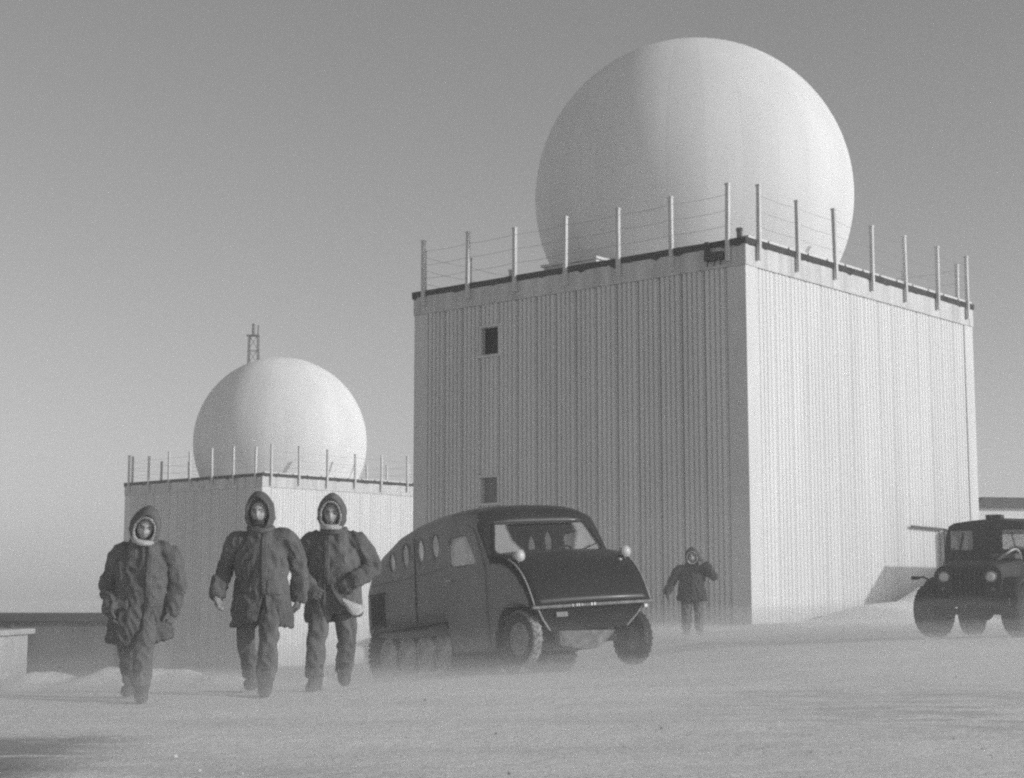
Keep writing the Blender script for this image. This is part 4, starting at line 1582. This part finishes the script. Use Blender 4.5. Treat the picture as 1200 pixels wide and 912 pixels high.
def folds(seed, amp=.010, fine=.004, vert=1.0):
    amp, fine = amp * 1.35, fine * 2.0
    def f(p, n):
        q = Vector((p.x * 9 + seed, p.y * 9, p.z * 4.5 * vert))
        a = noise.noise(q)
        r = 1 - abs(noise.noise(Vector((p.x * 13 + 3 * seed, p.y * 13, p.z * 9 + p.x * 6)))) * 2
        return amp * a + fine * r * 1.6
    return f

def project_patch(me, cx, cz, w, h, proud, nx_=6, nz_=6, lean=0.0, ybase=-1.0):
    """Small cloth panel laid on the front (-y side) of a mesh."""
    bvh = BVHTree.FromPolygons([v.co for v in me.vertices], [p.vertices for p in me.polygons])
    bm = bmesh.new()
    top, bot = [], []
    for j in range(nz_ + 1):
        for i in range(nx_ + 1):
            u, v = i / nx_ - .5, j / nz_ - .5
            x, z = cx + u * w + lean * v * h, cz + v * h
            hit = bvh.ray_cast(Vector((x, ybase, z)), Vector((0, 1, 0)))
            y = hit[0].y if hit[0] else 0.0
            top.append(bm.verts.new((x, y - proud, z)))
            bot.append(bm.verts.new((x, y + .01, z)))
    n = nx_ + 1
    for j in range(nz_):
        for i in range(nx_):
            a, b, c, d = j * n + i, j * n + i + 1, (j + 1) * n + i + 1, (j + 1) * n + i
            bm.faces.new((top[a], top[b], top[c], top[d]))
            bm.faces.new((bot[d], bot[c], bot[b], bot[a]))
    rim = list(range(n)) + [j * n + nx_ for j in range(1, nz_ + 1)] + [nz_ * n + i for i in range(nx_ - 1, -1, -1)] + [j * n for j in range(nz_ - 1, 0, -1)]
    for a, b in zip(rim, rim[1:] + rim[:1]): bm.faces.new((top[b], top[a], bot[a], bot[b]))
    return bm

def person(label, loc, P, cloth, seed, group=None, fine=True):
    """P holds the pose: x right in the picture, -y towards the camera, z up, feet at 0."""
    t = empty("person", loc, label, "person", group)
    t.scale = (P.get('scale', 1) * P.get('wide', 1), P.get('scale', 1) * P.get('wide', 1), P.get('scale', 1))
    V = lambda k: Vector(P[k])
    vb = .009 if fine else .011
    # ---- body: one continuous figure
    bm = bmesh.new()
    pel, che, nk, hd = V('pelvis'), V('chest'), V('neck'), V('head')
    loft(bm, [ering(pel + Vector((0, 0, -.10)), .12, .09), ering(pel, .155, .11), ering(pel.lerp(che, .45), .135, .095), ering(che, .16, .11),
              ering(che.lerp(nk, .6), .13, .09), ering(nk, .062, .062), ering(nk.lerp(hd, .5), .055, .06)])
    mt = head_bm(bm, hd, P.get('yaw', 0), P.get('tilt', (0, 0)))
    for s in 'ab':
        tube(bm, [che.lerp(nk, .55), V('sho' + s), V('elb' + s), V('wri' + s)], [.07, .055, .043, .030], 12, smoothn=5)
        tube(bm, [V('hip' + s) + Vector((0, 0, .05)), V('hip' + s), V('kne' + s), V('ank' + s)], [.085, .085, .056, .042], 12, smoothn=5)
        f = V('ank' + s)
        dirv = Vector((P.get('toe' + s, 0), -1, 0)).normalized()
        tube(bm, [f + Vector((0, 0, .02)), f - Vector((0, 0, .04)) + dirv * .05, f - Vector((0, 0, .055)) + dirv * .15], [.045, .045, .03], 10, smoothn=4)
        hv = P['hand' + s]
        hand_bm(bm, V('wri' + s), hv[0], hv[1], hv[2], hv[3])
    me = remeshed(bm, .0062 if fine else .009, 1)
    body = mesh_obj("body", me, M['skin'], t, smooth=True)
    for sx in (-1, 1):
        bm = bmesh.new()
        bmesh.ops.create_uvsphere(bm, u_segments=12, v_segments=8, radius=.0095, matrix=mt @ Matrix.Translation((sx * .032, -.073, .008)))
        build("eye", bm, M['eye'], body, smooth=True)
    fbvh = BVHTree.FromPolygons([v.co for v in me.vertices], [p.vertices for p in me.polygons])
    fdir = (mt.to_3x3() @ Vector((0, 1, 0))).normalized()
    def on_face(x, z, out):
        o = mt @ Vector((x, -.3, z))
        hit = fbvh.ray_cast(o, fdir)
        return (hit[0] if hit[0] else mt @ Vector((x, -.09, z))) - fdir * out
    for sx in (-1, 1):
        bm = bmesh.new()
        tube(bm, [on_face(sx * x, z, .002) for x, z in ((.013, .024), (.026, .031), (.040, .030), (.050, .022))], [.004, .0055, .005, .002], 6)
        build("eyebrow", bm, M['beard'], body, smooth=True)
    bm = bmesh.new()
    tube(bm, [on_face(x, z, .000) for x, z in ((-.026, -.062), (-.013, -.066), (0, -.067), (.013, -.066), (.026, -.062))], [.002, .0045, .005, .0045, .002], 6)
    build("mouth", bm, M['lips'], body, smooth=True)
    if P.get('beard'):
        bm = bmesh.new()
        b2 = bmesh.new()
        bmesh.ops.create_uvsphere(b2, u_segments=28, v_segments=20, radius=1)
        for v in list(b2.verts):
            if v.co.z > .15 or v.co.y > .35: b2.verts.remove(v)
        for v in b2.verts:
            x, y, z = v.co
            v.co = (x * .060, y * .062 - .045, z * .062 - .060) + Vector((0, -.004 * nz((x, y, z), 5), 0)) if False else Vector((x * .060, y * .060 - .046, z * .060 - .064))
        bmesh.ops.transform(b2, matrix=mt, verts=b2.verts)
        build("beard", b2, M['beard'], body, smooth=True)
        bm.free()
    # ---- trousers
    bm = bmesh.new()
    loft(bm, [ering(pel + Vector((0, 0, .16)), .17, .13), ering(pel, .185, .145), ering(pel + Vector((0, 0, -.10)), .18, .14), ering(pel + Vector((0, 0, -.17)), .12, .10)])
    for s in 'ab':
        h, k, a = V('hip' + s), V('kne' + s), V('ank' + s)
        tube(bm, [h + Vector((0, 0, .06)), h.lerp(k, .35), k, k.lerp(a, .5), a.lerp(k, .12)], [.112, .100, .080, .076, .078], 16, smoothn=4)
    me = remeshed(bm, vb, 2, folds(seed + 5, .012, .005, .7))
    mesh_obj("trousers", me, M['trouser'], t, smooth=True)
    # ---- boots
    for s in 'ab':
        bm = bmesh.new()
        f = V('ank' + s)
        dirv = Vector((P.get('toe' + s, 0), -1, 0)).normalized()
        up = Vector((0, 0, 1))
        tube(bm, [f + V('kne' + s).__sub__(f).normalized() * .15, f + up * .03, f - up * .03], [.070, .064, .062], 14, smoothn=3)
        tube(bm, [f - up * .035 - dirv * .075, f - up * .035, f - up * .04 + dirv * .09, f - up * .048 + dirv * .165, f - up * .055 + dirv * .20], [.035, .058, .056, .048, .026], 14, smoothn=4)
        me = remeshed(bm, .008, 1, folds(seed + 9, .004, .002))
        mesh_obj("boot", me, M['boot'], t, smooth=True)
    # ---- parka: torso, flaring skirt and sleeves in one cloth
    bm = bmesh.new()
    rings = []
    hem = P['hem']
    hx, hy = P.get('hemr', (.27, .21))
    sh = Vector(P.get('skirt', (0, 0, 0)))
    mid = pel.lerp(che, .4)
    hc = Vector((pel.x, pel.y, hem)) + sh
    n = 36
    rings.append(ering(pel + Vector((0, 0, .06)), hx * .66, hy * .66, n))
    rings.append(ering(hc + Vector((0, 0, .03)), hx * .90, hy * .88, n, .03, seed))
    lo = ering(hc, hx, hy, n, .045, seed)
    lo2 = ering(hc, hx * .96, hy * .95, n, .045, seed)
    for i, p in enumerate(lo):
        dz = .022 * math.sin(2 * 2 * math.pi * i / n + seed) + P.get('hemtilt', 0) * (p.x - hc.x)
        p.z += dz
        lo2[i].z += dz - .004
    rings += [lo2, lo]
    rings.append(ering(hc.lerp(pel, .5), hx * .97, hy * .96, n, .035, seed + .5))
    rings.append(ering(pel + Vector((0, 0, .05)), .235, .178, n, .02, seed + 1))
    rings.append(ering(mid, .222, .165, n, .018, seed + 2))
    rings.append(ering(mid.lerp(che, .6), .232, .170, n, .012, seed + 2))
    rings.append(ering(che, .225, .160, n, p=2.5))
    rings.append(ering(che.lerp(nk, .45), .190, .135, n))
    rings.append(ering(nk + Vector((0, 0, .0)), .115, .105, n))
    rings.append(ering(nk + Vector((0, 0, .05)), .095, .10, n))
    loft(bm, rings)
    for s in 'ab':
        a, e, w = V('sho' + s), V('elb' + s), V('wri' + s)
        wd = (w - e).normalized()
        tube(bm, [che.lerp(nk, .62) + Vector((0, .01, -.02)), che.lerp(nk, .62).lerp(a, .62) + Vector((0, 0, -.005)), a + Vector((0, 0, -.035)), a.lerp(e, .5), e, e.lerp(w, .5), w, w + wd * .035],
             [.085, .088, .087, .080, .074, .070, .066, .058], 18, smoothn=4)
    me = remeshed(bm, vb + .001, 3, folds(seed, .013, .006))
    if P.get('vent'):
        (ax_, az_), (lx_, lz_), (rx_, rz_) = P['vent']
        src_bm = bmesh.new()
        src_bm.from_mesh(me)
        wedge = bmesh.new()
        loft(wedge, [[Vector((x + px_, y, z)) for x, z in ((ax_, az_), (ax_ + (lx_ - ax_) * .5 + .008, (az_ + lz_) / 2), (lx_, lz_), (rx_, rz_), (ax_ + (rx_ - ax_) * .5 - .01, (az_ + rz_) / 2))] for y in (-.6, pel.y - .07) for px_ in (0,)])
        bpy.data.meshes.remove(me)
        me = cut(src_bm, [wedge])
    pk = mesh_obj("parka", me, M[cloth], t, smooth=True)
    # front flap with seam, pocket flaps, drawstring hem
    fx = P.get('front', 0.0)
    zt, zb = nk.z - .02, hem + .10
    b = project_patch(me, pel.x + fx + (nk.x - pel.x) * .5, (zt + zb) / 2, .055, zt - zb, .010, 4, 30, lean=(nk.x - pel.x) / max(.2, zt - zb))
    build("front_flap", b, M[cloth], pk, smooth=True)
    for (dx, z, w, h) in P.get('pockets', ((-.13, .90, .13, .07), (.13, .90, .13, .07))):
        build("pocket_flap", project_patch(me, pel.x + dx, z, w, h, .012), M[cloth], pk, smooth=True)
    # ---- hood
    hmt = Matrix.Translation(hd) @ Matrix.Rotation(P.get('yaw', 0) * .8, 4, 'Z') @ Matrix.Rotation(P.get('tilt', (0, 0))[0], 4, 'X') @ Matrix.Rotation(P.get('tilt', (0, 0))[1], 4, 'Y')
    bm = bmesh.new()
    hood_pts = [(-.030, .084, .118, -.012), (-.060, .098, .134, -.010), (-.086, .103, .142, -.012), (-.082, .113, .152, -.010), (-.05, .124, .164, -.006), (0, .136, .178, 0), (.06, .130, .172, -.004), (.11, .105, .140, -.012), (.14, .062, .085, -.02), (.15, .012, .02, -.02)]
    ri = []
    n = 40
    for (y, rx, rz, dz) in hood_pts:
        ring = []
        for k in range(n):
            a = 2 * math.pi * k / n
            pk_ = 1.0 + .10 * max(0.0, math.sin(a)) ** 6 * P.get('peak', 1.0)
            zz = rz * math.sin(a) * pk_ + dz
            rr = 1.0 + (.10 if zz < -.05 and y > -.05 else 0)
            fwd = -.02 * math.sin(a)                    # top of the rim juts forward
            ring.append(Vector((rx * math.cos(a) * rr, y + fwd * (1 if y < 0 else 0), zz)))
        ri.append(ring)
    loft(bm, ri, caps=False)
    for v in bm.verts:
        v.co += Vector((nz(v.co, 14, seed), nz(v.co, 14, seed + 5), nz(v.co, 14, seed + 9))) * .010
    bmesh.ops.transform(bm, matrix=hmt, verts=bm.verts)
    hood = build("hood", bm, M[cloth], pk, smooth=True)
    if P.get('lining'):
        bm = bmesh.new()
        lw = P['lining']
        pts, rad = [], []
        for k in range(49):
            a = 2 * math.pi * k / 48
            pts.append(hmt @ Vector((.093 * math.cos(a), -.082 - .02 * math.sin(a), .130 * math.sin(a) - .012)))
            low = max(0.0, -math.sin(a)) ** 1.5
            rad.append(.010 + lw * .014 * low + .003 * nz((k, seed, 0), .9))
        tube(bm, pts, rad, 8, caps=False)
        rnd = random.Random(int(seed * 10))
        for k in range(520):
            a = rnd.uniform(0, 2 * math.pi)
            low = max(0.0, -math.sin(a)) ** 1.5
            c0 = Vector((.092 * math.cos(a), -.086 - .02 * math.sin(a), .129 * math.sin(a) - .012 - lw * .008 * low))
            d0 = (Vector((math.cos(a) * rnd.uniform(-.7, 1.0), -.8 * rnd.random() - .1, math.sin(a) * rnd.uniform(-.7, 1.0))) + Vector((rnd.uniform(-.4, .4), 0, rnd.uniform(-.4, .4)))).normalized()
            ln = rnd.uniform(.010, .022) * (1 + .5 * lw * low)
            sd = d0.cross(Vector((rnd.random(), rnd.random(), rnd.random()))).normalized() * .0035
            f = [bm.verts.new(hmt @ (c0 - sd)), bm.verts.new(hmt @ (c0 + sd)), bm.verts.new(hmt @ (c0 + d0 * ln))]
            bm.faces.new(f)
        build("hood_lining", bm, M['fur'], hood, smooth=True, normals=False)
    # collar roll closing the gap under the hood
    bm = bmesh.new()
    tube(bm, [nk + Vector((.105 * math.cos(a), .105 * math.sin(a) - .01, .040 - .03 * max(0, -math.sin(a)))) for a in (2 * math.pi * k / 32 for k in range(33))], .027, 10, caps=False)
    build("collar", bm, M[cloth], pk, smooth=True)
    if P.get('scarf'):
        bm = bmesh.new()
        tube(bm, [hmt @ Vector((.078 * math.cos(a), -.03 + .072 * math.sin(a), -.118)) for a in (2 * math.pi * k / 32 for k in range(33))], .026, 10, caps=False)
        build("scarf", bm, M['fur'], t, smooth=True)
    # ---- gloves
    for s in 'ab':
        hv = P['hand' + s]
        if hv[4] is None: continue
        bm = bmesh.new()
        hand_bm(bm, V('wri' + s), hv[0], hv[1], hv[2], hv[3], 1.10, 1.30)
        tube(bm, [V('wri' + s) - Vector(hv[0]).normalized() * .05, V('wri' + s) + Vector(hv[0]).normalized() * .03], [.050, .042], 14)
        me2 = remeshed(bm, .005, 1)
        mesh_obj("glove", me2, M[hv[4]], t, smooth=True)
    if P.get('flap'):
        # wind-blown coat tail showing its pale lining
        pts = P['flap']
        bm = bmesh.new()
        n = 10
        A = catmull(pts[0], 6); B = catmull(pts[1], 6)
        m = len(A)
        rows = [[], []]
        for d_, row in ((0.0, rows[0]), (.018, rows[1])):
            for j in range(n + 1):
                s = j / n
                row.append([bm.verts.new(A[i].lerp(B[i], s) + Vector((0, d_ - .03 * math.sin(math.pi * s) + .012 * nz((i, j, seed), .5), 0))) for i in range(m)])
        for r_ in rows:
            for j in range(n):
                for i in range(m - 1): bm.faces.new((r_[j][i], r_[j][i + 1], r_[j + 1][i + 1], r_[j + 1][i]))
        for j in range(n):
            for i in (0, m - 1): bm.faces.new((rows[0][j][i], rows[0][j + 1][i], rows[1][j + 1][i], rows[1][j][i]))
        for i in range(m - 1):
            for j in (0, n): bm.faces.new((rows[0][j][i], rows[0][j][i + 1], rows[1][j][i + 1], rows[1][j][i]))
        build("coat_lining", bm, M['fur'], pk, smooth=True)
    return t

DN = (0, 0, -1)
def at_ground(px, Y):
    x = (px - 600.0) / 1929.0 * Y
    return (x, Y, ground_h(x, Y) - .01)

man1 = dict(scale=.935, head=(.075, -.22, 1.555), neck=(.04, -.11, 1.395), chest=(.015, -.045, 1.20), pelvis=(-.01, .03, .86), yaw=R(10), tilt=(R(20), R(12)),
            shoa=(-.20, -.03, 1.33), elba=(-.30, .02, 1.04), wria=(-.245, -.12, .82), shob=(.245, -.03, 1.36), elbb=(.315, .04, 1.06), wrib=(.285, -.02, .80),
            hipa=(-.10, .03, .86), knea=(-.115, .06, .48), anka=(-.115, .24, .13), hipb=(.08, .03, .86), kneb=(.085, -.18, .50), ankb=(.085, -.26, .10), toeb=.25, toea=-.05,
            handa=((.25, -.2, -1), (1, .2, 0), 1, .8, 'glove'), handb=((-.1, -.2, -1), (-1, .2, 0), -1, .8, 'glove'),
            vent=((.045, .74), (.00, .40), (.09, .40)), hem=.53, hemr=(.285, .22), front=.09, lining=1.0, scarf=True, hemtilt=.06, pockets=((-.14, .86, .15, .08), (.16, .88, .13, .08)))
man2 = dict(scale=.972, head=(-.005, -.10, 1.640), neck=(.0, -.04, 1.46), chest=(.0, -.01, 1.25), pelvis=(.01, .02, .90), yaw=R(-4), tilt=(R(6), 0),
            shoa=(-.235, -.01, 1.385), elba=(-.345, .05, 1.09), wria=(-.375, -.10, .90), shob=(.245, .01, 1.415), elbb=(.345, .09, 1.12), wrib=(.325, .16, .87),
            hipa=(-.09, .02, .90), knea=(-.12, .04, .50), anka=(-.085, .26, .13), hipb=(.10, .02, .90), kneb=(.115, -.20, .52), ankb=(.105, -.30, .10), toea=-.1, toeb=.1,
            handa=((.14, -.1, -1), (1, -.2, 0), 1, .7, 'glovepale'), handb=((-.1, .1, -1), (-1, 0, 0), -1, .9, 'glove'),
            vent=((.055, .92), (-.05, .50), (.15, .50)), hem=.63, hemr=(.275, .21), skirt=(.02, .02, 0), front=.055, beard=True, hemtilt=-.03, pockets=((.135, .96, .13, .13), (-.13, .96, .13, .08)))
man3 = dict(head=(-.015, -.11, 1.635), neck=(.0, -.04, 1.45), chest=(.01, -.01, 1.24), pelvis=(.0, .02, .89), yaw=R(-2), tilt=(R(8), R(2)),
            shoa=(-.235, .0, 1.385), elba=(-.33, .06, 1.09), wria=(-.22, -.17, .97), shob=(.25, .0, 1.385), elbb=(.355, .04, 1.13), wrib=(.20, -.16, 1.02),
            hipa=(-.09, .02, .89), knea=(-.13, -.17, .51), anka=(-.13, -.24, .10), hipb=(.10, .02, .89), kneb=(.12, .03, .50), ankb=(.085, .24, .14), toea=-.15, toeb=.1,
            handa=((.7, -.2, -.6), (.3, 1, 0), -1, .8, 'glove'), handb=((-.7, -.2, -.5), (-.3, 1, 0), 1, .8, 'glove'),
            vent=((-.055, 1.00), (-.07, .50), (.24, .60)), hem=.66, hemr=(.26, .20), skirt=(.0, .0, 0), front=-.05, lining=.2, scarf=True, hemtilt=.10, pockets=((.17, 1.00, .13, .07),),
            flap=([(.10, -.235, .83), (.18, -.26, .72), (.25, -.235, .70), (.305, -.15, .745)], [(.11, -.225, .86), (.20, -.225, .82), (.26, -.19, .80), (.300, -.12, .79)]))
man4 = dict(scale=1.02, wide=1.14, head=(.0, -.10, 1.635), neck=(.0, -.03, 1.45), chest=(.0, .0, 1.24), pelvis=(.0, .02, .89), yaw=R(-10), tilt=(R(8), R(-3)),
            shoa=(-.24, .0, 1.385), elba=(-.37, .02, 1.10), wria=(-.45, -.08, .90), shob=(.25, .0, 1.385), elbb=(.40, -.10, 1.20), wrib=(.235, -.20, 1.47),
            hipa=(-.09, .02, .89), knea=(-.11, -.05, .50), anka=(-.11, -.02, .10), hipb=(.10, .02, .89), kneb=(.12, -.06, .50), ankb=(.11, -.12, .10), toea=-.1, toeb=.1,
            handa=((-.2, -.2, -1), (1, 0, 0), 1, .7, 'glove'), handb=((-.55, .0, .8), (-.6, .5, -.4), -1, .8, 'glove'),
            hem=.72, hemr=(.27, .21), front=.0, lining=1.0, pockets=())
person('leftmost hooded man, pale fur round his face, walking in a long loose parka', at_ground(165, 13.95), man1, 'cloth3', 1.3)
person('bearded man in the middle of the walking three, arms held away from his parka', at_ground(305, 14.55), man2, 'cloth2', 4.7)
person('man nearest the snow bus, elbows bent, coat tail blown open on pale lining', at_ground(391, 15.3), man3, 'cloth', 8.1)
person('distant man raising one hand to his hood, before the nearer tower corner', at_ground(811, 35.0), man4, 'cloth4', 2.2, fine=False)

# ------------------------------------------------------------------ loose bits on the snow
def scatter(name, n, mat, smin, smax, xr, yr, label, seed):
    rnd = random.Random(seed)
    bm = bmesh.new()
    for i in range(n):
        y = yr[0] + (yr[1] - yr[0]) * rnd.random() ** 1.4
        x = rnd.uniform(*xr) * y / 12
        s = smin + (smax - smin) * rnd.random() ** 3
        z = ground_h(x, y)
        mt = Matrix.Translation((x, y, z + s * .15)) @ Euler((rnd.random() * 6, rnd.random() * 6, rnd.random() * 6)).to_matrix().to_4x4() @ Matrix.Diagonal((s, s * rnd.uniform(.6, 1), s * rnd.uniform(.4, .8), 1))
        bmesh.ops.create_icosphere(bm, subdivisions=1, radius=1, matrix=mt)
    for v in bm.verts: v.co += Vector((nz(v.co, 40), nz(v.co, 40, 3), nz(v.co, 40, 6))) * .008
    o = build(name, bm, mat, smooth=False)
    return tag(o, label, kind='stuff')
scatter("snow_clods", 90, M['snowclod'], .005, .016, (-5, 6), (7, 20), 'small clods of wind-packed snow', 3)
scatter("gravel", 60, M['stone'], .005, .016, (-1, 5.5), (8, 17), 'scattered grey gravel frozen in the snow', 5)
